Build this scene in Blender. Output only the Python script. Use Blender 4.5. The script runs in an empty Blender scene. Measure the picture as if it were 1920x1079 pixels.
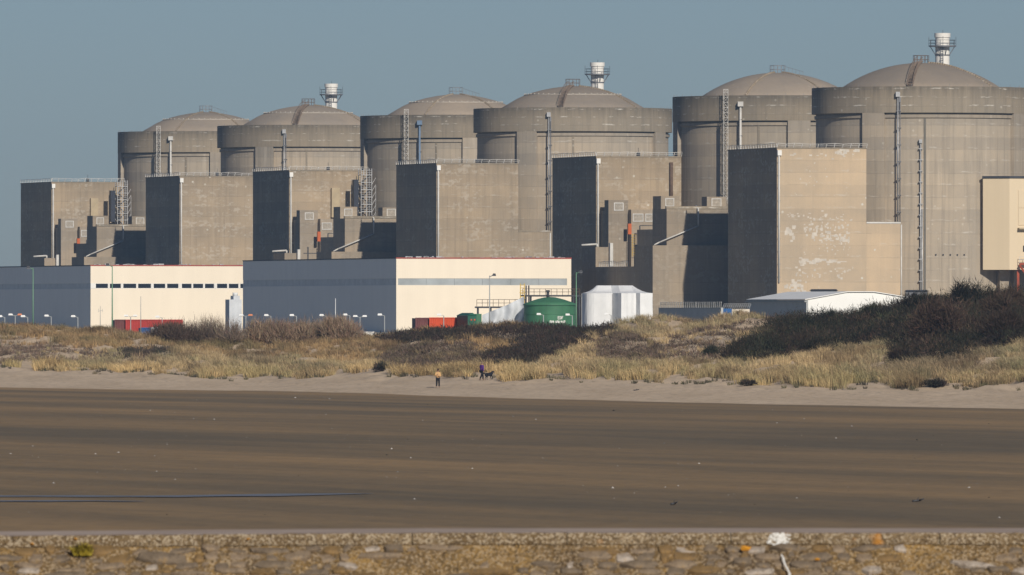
import bpy, bmesh, math, random
import numpy as np
from mathutils import Vector, Matrix

# ---------------------------------------------------------------- camera, sky, sun, exposure
SC = bpy.context.scene
COL = SC.collection
K = 4.655e-5            # radians per photograph pixel (1920 wide)
CAMZ, HY = 10.0, 590.0  # eye height, horizon row in the photograph

cam_d = bpy.data.cameras.new('camera')
cam = bpy.data.objects.new('camera', cam_d)
COL.objects.link(cam)
cam.location = (0, 0, CAMZ)
cam.rotation_euler = (math.radians(90), 0, 0)
cam_d.sensor_width = 36.0
cam_d.lens = 36.0 / (1920 * K)
cam_d.shift_y = (HY - 539.5) / 1920
cam_d.clip_start = 1.0
cam_d.clip_end = 20000
cam_d.dof.use_dof = True
cam_d.dof.focus_distance = 1700
cam_d.dof.aperture_fstop = 8
SC.camera = cam

SUN_AZ, SUN_EL = math.radians(20), math.radians(28.5)   # azimuth to the right of straight behind the camera
sun_dir = Vector((math.sin(SUN_AZ) * math.cos(SUN_EL), -math.cos(SUN_AZ) * math.cos(SUN_EL), math.sin(SUN_EL)))
sd = bpy.data.lights.new('sun', 'SUN')
sd.energy = 3.85
sd.angle = math.radians(0.53)
sd.color = (1.0, 0.93, 0.82)
so = bpy.data.objects.new('sun', sd)
COL.objects.link(so)
so.rotation_euler = sun_dir.to_track_quat('Z', 'Y').to_euler()

wd = bpy.data.worlds.new('World')
SC.world = wd
wd.use_nodes = True
wn = wd.node_tree
wn.nodes.clear()
sky = wn.nodes.new('ShaderNodeTexSky')
sky.sky_type = 'NISHITA'
sky.sun_disc = False
sky.sun_elevation = SUN_EL
sky.sun_rotation = math.atan2(sun_dir.x, sun_dir.y)
sky.altitude = 0
sky.air_density = 0.8
sky.dust_density = 0.35
sky.ozone_density = 6.0
tint = wn.nodes.new('ShaderNodeMix')
tint.data_type = 'RGBA'
tint.blend_type = 'MULTIPLY'
tint.inputs[0].default_value = 1.0
tint.inputs[7].default_value = (0.92, 0.90, 0.95, 1)
bg = wn.nodes.new('ShaderNodeBackground')
bg.inputs[1].default_value = 0.0505
wo = wn.nodes.new('ShaderNodeOutputWorld')
wn.links.new(sky.outputs[0], tint.inputs[6])
wn.links.new(tint.outputs[2], bg.inputs[0])
wn.links.new(bg.outputs[0], wo.inputs[0])

SC.view_settings.view_transform = 'Standard'
SC.view_settings.look = 'None'
SC.view_settings.exposure = 0.0
SC.view_settings.gamma = 1.0

R = random.Random(7)
NR = np.random.default_rng(11)

# ---------------------------------------------------------------- helpers
def W(px, py, Y):
    """photograph pixel at depth Y -> world point"""
    return Vector(((px - 960) * K * Y, Y, CAMZ + (HY - py) * K * Y))

def tag(o, label=None, cat=None, group=None, kind=None):
    if label: o['label'] = label
    if cat: o['category'] = cat
    if group: o['group'] = group
    if kind: o['kind'] = kind
    return o

def empty(name, loc=(0, 0, 0), rz=0.0):
    o = bpy.data.objects.new(name, None)
    COL.objects.link(o)
    o.location = loc
    o.rotation_euler = (0, 0, rz)
    return o

def link_mesh(name, me, mat=None, parent=None):
    o = bpy.data.objects.new(name, me)
    COL.objects.link(o)
    if parent: o.parent = parent
    if mat is not None and len(me.materials) == 0:
        me.materials.append(mat)
    return o

class MB:
    def __init__(s):
        s.v = []; s.f = []; s.sm = []
    def add(s, vs, fs, smooth=False):
        b = len(s.v)
        s.v += [tuple(p) for p in vs]
        for f in fs:
            s.f.append(tuple(i + b for i in f)); s.sm.append(smooth)
        return s
    def box(s, x0, x1, y0, y1, z0, z1):
        if x0 > x1: x0, x1 = x1, x0
        if y0 > y1: y0, y1 = y1, y0
        vs = [(x0,y0,z0),(x1,y0,z0),(x1,y1,z0),(x0,y1,z0),(x0,y0,z1),(x1,y0,z1),(x1,y1,z1),(x0,y1,z1)]
        return s.add(vs, [(3,2,1,0),(4,5,6,7),(0,1,5,4),(1,2,6,5),(2,3,7,6),(3,0,4,7)])
    def prism(s, pts, z0, z1, taper=None):
        n = len(pts)
        top = pts if taper is None else taper
        vs = [(p[0], p[1], z0) for p in pts] + [(p[0], p[1], z1) for p in top]
        fs = [tuple(range(n))[::-1], tuple(range(n, 2 * n))]
        fs += [(i, (i + 1) % n, n + (i + 1) % n, n + i) for i in range(n)]
        return s.add(vs, fs)
    def tube(s, a, b, r, n=6, r2=None):
        a = Vector(a); b = Vector(b)
        d = (b - a)
        if d.length < 1e-6: return s
        d.normalize()
        u = d.orthogonal().normalized(); w = d.cross(u)
        r2 = r if r2 is None else r2
        vs = []
        for p, rr in ((a, r), (b, r2)):
            for i in range(n):
                t = 2 * math.pi * i / n
                vs.append(p + u * (math.cos(t) * rr) + w * (math.sin(t) * rr))
        fs = [(i, (i + 1) % n, n + (i + 1) % n, n + i) for i in range(n)]
        fs += [tuple(range(n))[::-1], tuple(range(n, 2 * n))]
        return s.add(vs, fs, n > 5)
    def path(s, pts, r, n=6):
        for a, b in zip(pts[:-1], pts[1:]): s.tube(a, b, r, n)
        return s
    def lathe(s, prof, n=96, a0=0.0, a1=2 * math.pi, smooth=True, c=(0, 0)):
        full = abs(a1 - a0 - 2 * math.pi) < 1e-6
        m = n if full else n + 1
        vs = []
        for r, z in prof:
            for i in range(m):
                t = a0 + (a1 - a0) * i / n
                vs.append((c[0] + math.sin(t) * r, c[1] - math.cos(t) * r, z))
        fs = []
        for j in range(len(prof) - 1):
            for i in range(n):
                i2 = (i + 1) % m if full else i + 1
                fs.append((j * m + i, j * m + i2, (j + 1) * m + i2, (j + 1) * m + i))
        return s.add(vs, fs, smooth)
    def mesh(s, name):
        me = bpy.data.meshes.new(name)
        me.from_pydata(s.v, [], s.f)
        me.polygons.foreach_set('use_smooth', s.sm)
        me.update()
        return me
    def build(s, name, mat, parent=None):
        o = link_mesh(name, s.mesh(name), mat, parent)
        if name in SMALL: o['kind'] = 'stuff'
        return o
# pieces a pixel or two across in the photograph, kept together in one part
SMALL = {'pipe_brackets', 'ring_posts', 'roof_upstands', 'stud_ring', 'anchor_stubs', 'downpipes', 'pipe_clips', 'roof_edge_fence', 'apex_railing', 'dome_stair',
         'vent_louvre', 'handrail', 'flight', 'standards', 'railing', 'caged_ladder', 'yellow_ladder', 'ladder_mast', 'bracing', 'window_piers', 'spike_row', 'scaffold_frame', 'corner_posts', 'lettering', 'fence_mesh', 'repair_patches'}

# ---------------------------------------------------------------- materials
class NT:
    def __init__(s, name):
        s.m = bpy.data.materials.new(name)
        s.m.use_nodes = True
        s.t = s.m.node_tree
        s.t.nodes.clear()
        s.out = s.t.nodes.new('ShaderNodeOutputMaterial')
        s.b = s.t.nodes.new('ShaderNodeBsdfPrincipled')
        s.t.links.new(s.b.outputs[0], s.out.inputs[0])
        s.tc = s.t.nodes.new('ShaderNodeTexCoord')
    def n(s, kind): return s.t.nodes.new(kind)
    def put(s, sock, v):
        if isinstance(v, bpy.types.NodeSocket): s.t.links.new(v, sock)
        elif isinstance(v, (tuple, list)):
            sock.default_value = (*v, 1.0) if (len(v) == 3 and len(sock.default_value) == 4) else v
        else: sock.default_value = v
    def math(s, op, a, b=0.0, c=0.0, clamp=False):
        x = s.n('ShaderNodeMath'); x.operation = op; x.use_clamp = clamp
        s.put(x.inputs[0], a); s.put(x.inputs[1], b); s.put(x.inputs[2], c)
        return x.outputs[0]
    def mix(s, f, a, b, blend='MIX'):
        x = s.n('ShaderNodeMix'); x.data_type = 'RGBA'; x.blend_type = blend
        s.put(x.inputs[0], f); s.put(x.inputs[6], a); s.put(x.inputs[7], b)
        return x.outputs[2]
    def mapr(s, v, a, b, c=0.0, d=1.0):
        x = s.n('ShaderNodeMapRange'); x.clamp = True
        s.put(x.inputs[0], v); s.put(x.inputs[1], a); s.put(x.inputs[2], b); s.put(x.inputs[3], c); s.put(x.inputs[4], d)
        return x.outputs[0]
    def vec(s, src, scale=(1, 1, 1), rot=(0, 0, 0), loc=(0, 0, 0)):
        x = s.n('ShaderNodeMapping')
        s.put(x.inputs[0], src); x.inputs[1].default_value = loc; x.inputs[2].default_value = rot; x.inputs[3].default_value = scale
        return x.outputs[0]
    def noise(s, v, scale, detail=4, rough=0.55, dist=0.0):
        x = s.n('ShaderNodeTexNoise')
        s.put(x.inputs['Vector'], v); x.inputs['Scale'].default_value = scale
        x.inputs['Detail'].default_value = detail; x.inputs['Roughness'].default_value = rough
        x.inputs['Distortion'].default_value = dist
        return x.outputs[0]
    def vor(s, v, scale, feature='F1', metric='EUCLIDEAN', out=0, rnd=1.0):
        x = s.n('ShaderNodeTexVoronoi'); x.feature = feature; x.distance = metric
        s.put(x.inputs['Vector'], v); x.inputs['Scale'].default_value = scale
        x.inputs['Randomness'].default_value = rnd
        return x.outputs[out]
    def sep(s, v):
        x = s.n('ShaderNodeSeparateXYZ'); s.put(x.inputs[0], v); return x.outputs
    def bump(s, h, strength=0.3, dist=0.05):
        x = s.n('ShaderNodeBump'); x.inputs['Strength'].default_value = strength; x.inputs['Distance'].default_value = dist
        s.put(x.inputs['Height'], h); s.t.links.new(x.outputs[0], s.b.inputs['Normal'])
    def attr(s, name):
        x = s.n('ShaderNodeAttribute'); x.attribute_name = name; return x.outputs
    def rand(s):
        return s.n('ShaderNodeObjectInfo').outputs['Random']
    def fin(s, col, rough=0.9, spec=0.3, metal=0.0):
        s.put(s.b.inputs['Base Color'], col); s.put(s.b.inputs['Roughness'], rough)
        s.b.inputs['Specular IOR Level'].default_value = spec
        s.b.inputs['Metallic'].default_value = metal
        return s.m

def flat(name, c, rough=0.7, var=0.12, scale=0.6, spec=0.3, metal=0.0):
    t = NT(name)
    n = t.noise(t.tc.outputs['Object'], scale, 4)
    f = t.mapr(n, 0.3, 0.7, 1 - var, 1 + var)
    x = t.n('ShaderNodeVectorMath'); x.operation = 'SCALE'
    x.inputs[0].default_value = c; t.put(x.inputs['Scale'], f)
    return t.fin(x.outputs[0], rough, spec, metal)

def concrete(name, c, lift=2.3, streak=0.25, patch=0.0, speck=0.4, top=None, topdark=0.35, warm=(1.06, 1.0, 0.92), effl=0.0, vary=True):
    """weathered board-marked concrete: blotches, pour lifts, run-off streaks, repair patches"""
    t = NT(name)
    pos = t.tc.outputs['Object']
    off = t.n('ShaderNodeVectorMath'); off.operation = 'ADD'
    rr = t.math('MULTIPLY', t.rand(), 173.0)
    cx = t.n('ShaderNodeCombineXYZ'); t.put(cx.inputs[0], rr); t.put(cx.inputs[1], rr)
    t.put(off.inputs[0], pos); t.put(off.inputs[1], cx.outputs[0])
    p = off.outputs[0]
    z = t.sep(pos)[2]
    col = t.mix(t.mapr(t.noise(p, 0.07, 5, 0.6), 0.33, 0.68), tuple(v * 0.86 for v in c), tuple(min(1, v * 1.1 * w) for v, w in zip(c, warm)))
    # slightly different tone for every pour
    lz = t.math('DIVIDE', t.math('ADD', z, t.math('MULTIPLY', t.noise(p, 0.8, 2), 0.08)), lift)
    wnz = t.n('ShaderNodeTexWhiteNoise'); wnz.noise_dimensions = '1D'; t.put(wnz.inputs['W'], t.math('FLOOR', lz))
    col = t.mix(1.0, col, t.mix(wnz.outputs[0], (0.90, 0.905, 0.915), (1.06, 1.05, 1.03)), 'MULTIPLY')
    fr = t.math('FRACT', lz)
    line = t.math('LESS_THAN', fr, 0.05)
    line = t.math('MULTIPLY', line, t.mapr(t.noise(p, 0.25, 3), 0.4, 0.6))
    col = t.mix(t.math('MULTIPLY', line, 0.4), col, tuple(v * 0.55 for v in c))
    # run-off streaks
    sv = t.vec(p, (1.3, 1.3, 0.045))
    st = t.mapr(t.noise(sv, 1.0, 5, 0.65), 0.48, 0.72)
    col = t.mix(t.math('MULTIPLY', st, streak), col, tuple(v * 0.5 for v in c))
    st2 = t.mapr(t.noise(t.vec(p, (1.0, 1.0, 0.06), loc=(31, 7, 3)), 0.8, 4, 0.6), 0.58, 0.75)
    col = t.mix(t.math('MULTIPLY', st2, streak * 0.8), col, tuple(min(1, v * 1.45) for v in c))
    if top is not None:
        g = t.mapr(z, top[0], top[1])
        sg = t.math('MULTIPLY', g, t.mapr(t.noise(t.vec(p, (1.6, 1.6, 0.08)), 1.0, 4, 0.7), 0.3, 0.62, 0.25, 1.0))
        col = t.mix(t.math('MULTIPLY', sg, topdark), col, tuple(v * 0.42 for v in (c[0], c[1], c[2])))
    if effl > 0:
        e = t.math('MULTIPLY', t.math('LESS_THAN', t.math('ABSOLUTE', t.math('SUBTRACT', fr, 0.16)), 0.075), t.mapr(t.noise(t.vec(p, (0.5, 0.5, 2.2)), 1.0, 4, 0.7), 0.53, 0.66))
        col = t.mix(t.math('MULTIPLY', e, effl), col, (0.62, 0.59, 0.53))
    if speck > 0:
        d = t.vor(p, 0.55)
        msk = t.math('MULTIPLY', t.math('LESS_THAN', d, 0.13), t.mapr(t.noise(p, 0.12, 3), 0.5, 0.6))
        col = t.mix(t.math('MULTIPLY', msk, speck), col, (0.62, 0.58, 0.5))
    if patch > 0:
        q = t.vec(p, (0.62, 0.62, 1.0))
        rndc = t.vor(q, 2.3, metric='CHEBYCHEV', out=1)
        rs = t.sep(rndc)[0]
        zone = t.mapr(t.noise(t.vec(p, (0.12, 0.12, 0.30)), 1.0, 4, 0.6), 0.47, 0.6)
        pm = t.math('MULTIPLY', t.math('GREATER_THAN', rs, 0.58), zone)
        pm = t.math('MULTIPLY', pm, t.mapr(t.noise(p, 0.9, 4), 0.40, 0.5))
        col = t.mix(t.math('MULTIPLY', pm, patch), col, (0.66, 0.61, 0.53))
    br = t.mapr(t.rand(), 0, 1, 0.88, 1.06) if vary else 1.0
    bv = t.n('ShaderNodeCombineXYZ')
    for i_ in range(3): t.put(bv.inputs[i_], br)
    col = t.mix(1.0, col, bv.outputs[0], 'MULTIPLY')
    t.bump(t.noise(p, 3.0, 4), 0.25, 0.05)
    return t.fin(col, 0.92, 0.2)

M = {}
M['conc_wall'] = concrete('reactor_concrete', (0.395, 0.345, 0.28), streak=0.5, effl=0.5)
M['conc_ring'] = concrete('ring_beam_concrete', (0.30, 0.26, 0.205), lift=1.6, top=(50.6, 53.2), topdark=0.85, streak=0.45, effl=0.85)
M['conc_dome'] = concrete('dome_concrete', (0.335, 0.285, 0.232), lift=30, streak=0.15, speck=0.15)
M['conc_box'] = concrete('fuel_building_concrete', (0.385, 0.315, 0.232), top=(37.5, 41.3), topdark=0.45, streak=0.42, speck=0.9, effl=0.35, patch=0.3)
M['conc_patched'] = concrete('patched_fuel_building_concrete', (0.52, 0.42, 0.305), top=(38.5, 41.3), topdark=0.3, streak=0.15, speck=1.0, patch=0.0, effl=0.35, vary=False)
M['conc_annex'] = concrete('annex_concrete', (0.355, 0.30, 0.235), top=(26, 33), topdark=0.2, streak=0.3, speck=0.4, patch=0.15)

def cladding(name, c, rib=0.5):
    t = NT(name)
    p = t.tc.outputs['Object']
    x = t.sep(p)
    s = t.math('SINE', t.math('MULTIPLY', t.math('ADD', x[0], x[1]), 2 * math.pi / rib))
    col = t.mix(t.mapr(t.noise(t.vec(p, (0.4, 0.4, 0.05)), 1.0, 4), 0.35, 0.7), tuple(v * 0.985 for v in c), tuple(min(1, v * 1.03) for v in c))
    col = t.mix(t.math('MULTIPLY', t.mapr(t.noise(p, 0.15, 5), 0.55, 0.75), 0.12), col, tuple(v * 0.6 for v in c))
    t.bump(s, 0.05, 0.03)
    return t.fin(col, 0.55, 0.3)

M['cream'] = cladding('cream_cladding', (0.86, 0.76, 0.61))
M['cream_tower'] = cladding('cream_tower_cladding', (0.70, 0.57, 0.39))
M['greyclad'] = cladding('grey_cladding', (0.88, 0.85, 0.79))
M['blueband'] = flat('grey_blue_window_band', (0.64, 0.64, 0.63), 0.5)
M['paleband'] = flat('pale_grey_window_band', (0.36, 0.39, 0.40), 0.5, 0.2, 0.25)
M['redtrim'] = flat('red_roof_trim', (0.38, 0.07, 0.05), 0.5)
M['roof'] = flat('dark_flat_roofing', (0.09, 0.09, 0.09), 0.9)
M['white'] = flat('white_paint', (0.80, 0.78, 0.73), 0.6, 0.05)
M['stack'] = flat('chimney_white_paint', (0.78, 0.75, 0.69), 0.6, 0.06, 0.4)
M['whitepipe'] = flat('galvanised_pale_pipe', (0.60, 0.58, 0.54), 0.55, 0.15)
M['bluepipe'] = flat('blue_grey_pipe', (0.16, 0.23, 0.33), 0.5)
M['steel'] = flat('grey_steelwork', (0.20, 0.20, 0.21), 0.5, 0.2, 1.0, 0.4, 0.3)
M['darksteel'] = flat('dark_steelwork', (0.055, 0.055, 0.06), 0.6, 0.2)
M['rust'] = flat('rusty_brown_steelwork', (0.13, 0.085, 0.06), 0.8, 0.3, 1.5)
M['galv'] = flat('galvanised_steel', (0.42, 0.42, 0.42), 0.45, 0.2, 1.0, 0.5, 0.4)
M['beigeduct'] = flat('beige_painted_duct', (0.45, 0.36, 0.23), 0.6)
M['orange'] = flat('orange_door_paint', (0.55, 0.12, 0.03), 0.5)
M['yellow'] = flat('yellow_safety_paint', (0.55, 0.36, 0.04), 0.5)
M['navy'] = flat('navy_painted_steel', (0.035, 0.037, 0.05), 0.5)
M['palepanel'] = flat('whitewashed_panel', (0.47, 0.43, 0.37), 0.8, 0.25, 2.0)
M['jointdark'] = flat('dark_joint_sealant', (0.17, 0.155, 0.13), 0.9)
M['repair'] = flat('pale_repair_mortar', (0.58, 0.52, 0.44), 0.9, 0.15, 1.0)
M['stairrust'] = flat('weathered_rusty_stair', (0.22, 0.165, 0.125), 0.8, 0.25, 1.5)
M['glass'] = flat('dark_window_glass', (0.02, 0.025, 0.035), 0.12, 0.1, 0.3, 0.6)
M['redsteel'] = flat('red_oxide_steel', (0.36, 0.07, 0.03), 0.55, 0.2)
M['redbox'] = flat('red_container_paint', (0.42, 0.045, 0.035), 0.5, 0.12)
M['orangebox'] = flat('orange_red_container_paint', (0.62, 0.085, 0.025), 0.5, 0.1)
M['maroon'] = flat('maroon_container_paint', (0.16, 0.055, 0.05), 0.5, 0.2)
M['bluebox'] = flat('blue_container_paint', (0.02, 0.10, 0.28), 0.5)
M['greenbox'] = flat('dark_green_paint', (0.015, 0.10, 0.06), 0.5)
def streaked(name, c, dirt):
    t = NT(name); p = t.tc.outputs['Object']
    col = t.mix(t.mapr(t.noise(p, 0.5, 5), 0.35, 0.65), tuple(v * 0.9 for v in c), tuple(v * 1.12 for v in c))
    st = t.mapr(t.noise(t.vec(p, (2.2, 2.2, 0.12)), 1.0, 5, 0.7), 0.5, 0.75)
    col = t.mix(t.math('MULTIPLY', st, 0.45), col, dirt)
    return t.fin(col, 0.55, 0.25)
M['tank'] = streaked('green_tank_paint', (0.06, 0.18, 0.095), (0.06, 0.09, 0.055))
M['tarp'] = flat('white_tarpaulin', (0.80, 0.80, 0.79), 0.6, 0.06, 0.5)
M['tarp_grey'] = flat('dirty_white_tarpaulin', (0.58, 0.60, 0.62), 0.6, 0.15, 0.5)
M['shedwhite'] = flat('white_shed_sheeting', (0.86, 0.85, 0.81), 0.5, 0.03, 0.3)
M['shedside'] = flat('blue_grey_shed_sheeting', (0.46, 0.46, 0.44), 0.5, 0.08)
M['greenpole'] = flat('green_lamp_pole', (0.16, 0.30, 0.19), 0.5)
M['greypole'] = flat('grey_lamp_pole', (0.36, 0.37, 0.36), 0.5)
M['lamphead'] = flat('pale_lamp_housing', (0.75, 0.75, 0.73), 0.4)
M['lampamber'] = flat('orange_lamp_housing', (0.60, 0.20, 0.08), 0.4)
M['skin'] = flat('skin', (0.42, 0.24, 0.16), 0.6)
M['yellowcoat'] = flat('mustard_coat_cloth', (0.58, 0.36, 0.16), 0.85, 0.2, 6)
M['purplecoat'] = flat('purple_fleece_cloth', (0.09, 0.025, 0.19), 0.85, 0.2, 6)
M['blacktrousers'] = flat('black_trouser_cloth', (0.012, 0.012, 0.016), 0.85)
M['brownhair'] = flat('brown_hair', (0.06, 0.03, 0.018), 0.7)
M['fairhair'] = flat('fair_hair', (0.22, 0.16, 0.10), 0.7)
M['dogfur'] = flat('black_dog_fur', (0.010, 0.011, 0.016), 0.8)
M['boots'] = flat('brown_boots', (0.05, 0.035, 0.025), 0.7)

# vegetation: the colour of every blade and twig is stored on it
def veg(name, trans=0.0):
    t = NT(name)
    c = t.attr('tone')[0]
    return t.fin(c, 0.85, 0.15)
M['veg'] = veg('plant_tones')

# ---------------------------------------------------------------- ground: beach, dunes and the platform of the plant in one sheet
def interp(x, pts):
    xs, ys = zip(*pts)
    return np.interp(x, xs, ys)

SHORE = [(-600, 716), (0, 727), (250, 731), (480, 733), (720, 739), (960, 747), (1200, 753), (1440, 759), (1920, 767), (2500, 778)]
FOOT = [(-600, 675), (0, 686), (150, 694), (300, 703), (400, 710), (500, 713), (600, 706), (700, 702), (800, 704), (940, 710), (1100, 711), (1250, 717), (1440, 722), (1600, 726), (1760, 728), (1920, 726), (2500, 735)]
CREST = [(-600, 612), (0, 613), (100, 616), (170, 626), (260, 639), (330, 645), (420, 645), (520, 644), (600, 640), (680, 638), (760, 633), (900, 626), (1000, 624), (1090, 624), (1140, 620), (1200, 614), (1300, 612), (1380, 604), (1440, 603), (1490, 610), (1540, 616), (1600, 615), (1680, 600), (1740, 581), (1800, 573), (1860, 572), (1920, 570), (2500, 575)]

def vnoise(x, y, seed=0):
    """smooth value noise, vectorised"""
    xi = np.floor(x).astype(np.int64); yi = np.floor(y).astype(np.int64)
    xf = x - xi; yf = y - yi
    def h(a, b):
        n = (a * 374761393 + b * 668265263 + seed * 974634777) & 0x7fffffff
        n = ((n ^ (n >> 13)) * 1274126177) & 0x7fffffff
        return ((n ^ (n >> 16)) & 0xffff) / 65535.0
    u = xf * xf * (3 - 2 * xf); v = yf * yf * (3 - 2 * yf)
    return (h(xi, yi) * (1 - u) + h(xi + 1, yi) * u) * (1 - v) + (h(xi, yi + 1) * (1 - u) + h(xi + 1, yi + 1) * u) * v

def fbm(x, y, seed=0, oct=4):
    s = 0; a = 0.5
    for i in range(oct):
        s = s + a * (vnoise(x, y, seed + i * 17) - 0.5); x = x * 2.03; y = y * 2.03; a *= 0.5
    return s * 2

BEACH_Z, PLAT_Z = 2.5, 6.5
D_FOOT, D_CREST = 85.0, 235.0

def shore_y(px):
    return (CAMZ - BEACH_Z) / ((interp(px, SHORE) - HY) * K)

def ground_z(X, Y, bumps=True):
    X = np.asarray(X, float); Y = np.asarray(Y, float)
    Ys_ = np.maximum(Y, 300.0)
    px = np.clip(960 + X / (K * Ys_), -600, 2500)
    ys = shore_y(px)
    d = Y - ys
    yf, yc = interp(px, FOOT), interp(px, CREST)
    zf = CAMZ - (yf - HY) * K * (ys + D_FOOT)
    t = np.clip(d / D_FOOT, 0, 1)
    z_sand = BEACH_Z + (zf - BEACH_Z) * t ** 1.15
    s = np.clip((d - D_FOOT) / (D_CREST - D_FOOT), 0, 1)
    yi = yf + (yc - yf) * s ** 0.9
    z_dune = CAMZ - (yi - HY) * K * Y
    q = np.clip((d - D_CREST) / 90.0, 0, 1); q = q * q * (3 - 2 * q)
    zc = CAMZ - (yc - HY) * K * (ys + D_CREST)
    z_back = zc + (PLAT_Z - zc) * q
    z = np.where(d < 0, BEACH_Z, np.where(d < D_FOOT, z_sand, np.where(d < D_CREST, z_dune, z_back)))
    if bumps:
        env = np.clip((d - 25) / 60, 0, 1) * np.clip((D_CREST + 70 - d) / 70, 0, 1)
        env2 = np.clip((d - D_FOOT) / 60, 0, 1) * np.clip((D_CREST + 70 - d) / 70, 0, 1)
        z = z + env2 * 1.5 * fbm(X / 8.0, Y / 20.0, 3) + env * 0.55 * fbm(X / 2.6, Y / 6.0, 9)
        z = z + 0.03 * fbm(X / 6.0, Y / 25.0, 21) * np.clip((Y - 380) / 100, 0, 1)
    return z

def hit(px, py, y0=700.0, y1=1500.0):
    """first point of the ground seen at a photograph pixel"""
    Y = np.arange(y0, y1, 0.5)
    z = ground_z((px - 960) * K * Y, Y)
    row = HY + (CAMZ - z) / (K * Y)
    i = np.argmax(row <= py)
    return Vector(((px - 960) * K * Y[i], Y[i], float(z[i])))

xs = np.concatenate([np.linspace(-1600, -120, 24), np.arange(-110, -68, 4), np.arange(-66, 66.1, 0.8), np.arange(70, 111, 4), np.linspace(120, 1600, 24)])
ys_ = np.concatenate([np.linspace(206, 800, 45), np.arange(806, 860, 4), np.arange(861, 1500, 1.6), np.arange(1510, 1700, 12), np.linspace(1720, 4000, 20)])
GX, GY = np.meshgrid(xs, ys_)
GZ = ground_z(GX, GY)
ny, nx = GX.shape
verts = np.stack([GX.ravel(), GY.ravel(), GZ.ravel()], 1)
ii = np.arange(nx * ny).reshape(ny, nx)
quads = np.stack([ii[:-1, :-1].ravel(), ii[:-1, 1:].ravel(), ii[1:, 1:].ravel(), ii[1:, :-1].ravel()], 1)

def np_mesh(name, verts, faces, tone=None, smooth=False):
    """fast mesh from numpy arrays; tone = colour per vertex (its own colour; the marram front row adds painted sunlight)"""
    me = bpy.data.meshes.new(name)
    nv, nf, k = len(verts), len(faces), faces.shape[1]
    me.vertices.add(nv); me.vertices.foreach_set('co', np.ascontiguousarray(verts, dtype=np.float32).ravel())
    me.loops.add(nf * k); me.loops.foreach_set('vertex_index', np.ascontiguousarray(faces, dtype=np.int32).ravel())
    me.polygons.add(nf)
    me.polygons.foreach_set('loop_start', np.arange(0, nf * k, k, dtype=np.int32))
    me.polygons.foreach_set('use_smooth', np.full(nf, smooth, dtype=bool))
    me.update(calc_edges=True)
    if tone is not None:
        a = me.attributes.new('tone', 'FLOAT_COLOR', 'POINT')
        c = np.ones((nv, 4), np.float32); c[:, :3] = tone
        a.data.foreach_set('color', c.ravel())
    return me

def ground_material():
    t = NT('beach_and_dune_sand')
    p = t.tc.outputs['Object']
    dry = t.attr('dry')[2]
    ang = math.radians(-19.3)
    pr = t.vec(p, (1, 1, 1), (0, 0, ang))           # rotate so that y runs along the coast
    bands = t.noise(t.vec(pr, (1 / 22, 1 / 260, 0)), 1.0, 6, 0.62)
    fine = t.noise(t.vec(pr, (1 / 5.0, 1 / 60, 0)), 1.0, 5, 0.65)
    grit = t.noise(t.vec(p, (1 / 0.7, 1 / 3.0, 1)), 1.0, 3, 0.6)
    wet = t.mix(t.mapr(bands, 0.36, 0.64), (0.165, 0.130, 0.083), (0.335, 0.225, 0.114))
    wet = t.mix(t.mapr(fine, 0.3, 0.75), t.mix(1.0, wet, (0.88, 0.89, 0.91), 'MULTIPLY'), t.mix(1.0, wet, (1.10, 1.08, 1.05), 'MULTIPLY'))
    dryc = t.mix(t.mapr(t.noise(t.vec(p, (0.18, 0.05, 1)), 1.0, 5, 0.65), 0.3, 0.7), (0.52, 0.40, 0.275), (0.63, 0.495, 0.355))
    dryc = t.mix(t.math('MULTIPLY', t.mapr(t.noise(t.vec(p, (0.9, 0.25, 1)), 1.0, 4, 0.7), 0.56, 0.72), 0.45), dryc, (0.22, 0.18, 0.14))
    yard = t.attr('yard')[2]
    edge = t.math('ADD', dry, t.math('MULTIPLY', t.math('SUBTRACT', fine, 0.5), 0.5))
    f = t.mapr(edge, 0.42, 0.58)
    col = t.mix(f, wet, dryc)
    col = t.mix(t.math('MULTIPLY', t.mapr(grit, 0.45, 0.7), 0.18), col, (0.06, 0.05, 0.042))
    col = t.mix(yard, col, t.mix(t.noise(p, 0.05, 4), (0.22, 0.205, 0.17), (0.31, 0.285, 0.235)))
    rough = t.mapr(f, 0, 1, 0.75, 0.95)
    t.bump(t.math('ADD', t.math('MULTIPLY', grit, 0.6), t.noise(t.vec(p, (1 / 2.2, 1 / 6.0, 1)), 1.0, 4)), 0.35, 0.12)
    return t.fin(col, rough, 0.06)
M['ground'] = ground_material()

me = np_mesh('ground', verts, quads, None, True)
gpx = np.clip(960 + GX / (K * np.maximum(GY, 300)), -600, 2500)
dry = np.clip(0.5 + (GY - shore_y(gpx)) / 34.0, 0, 1)
a = me.attributes.new('dry', 'FLOAT', 'POINT'); a.data.foreach_set('value', dry.ravel().astype(np.float32))
yardv = np.clip((GY - shore_y(gpx) - D_CREST - 40) / 40.0, 0, 1)
a = me.attributes.new('yard', 'FLOAT', 'POINT'); a.data.foreach_set('value', yardv.ravel().astype(np.float32))
g = link_mesh('ground', me, M['ground']); tag(g, kind='structure')

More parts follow.
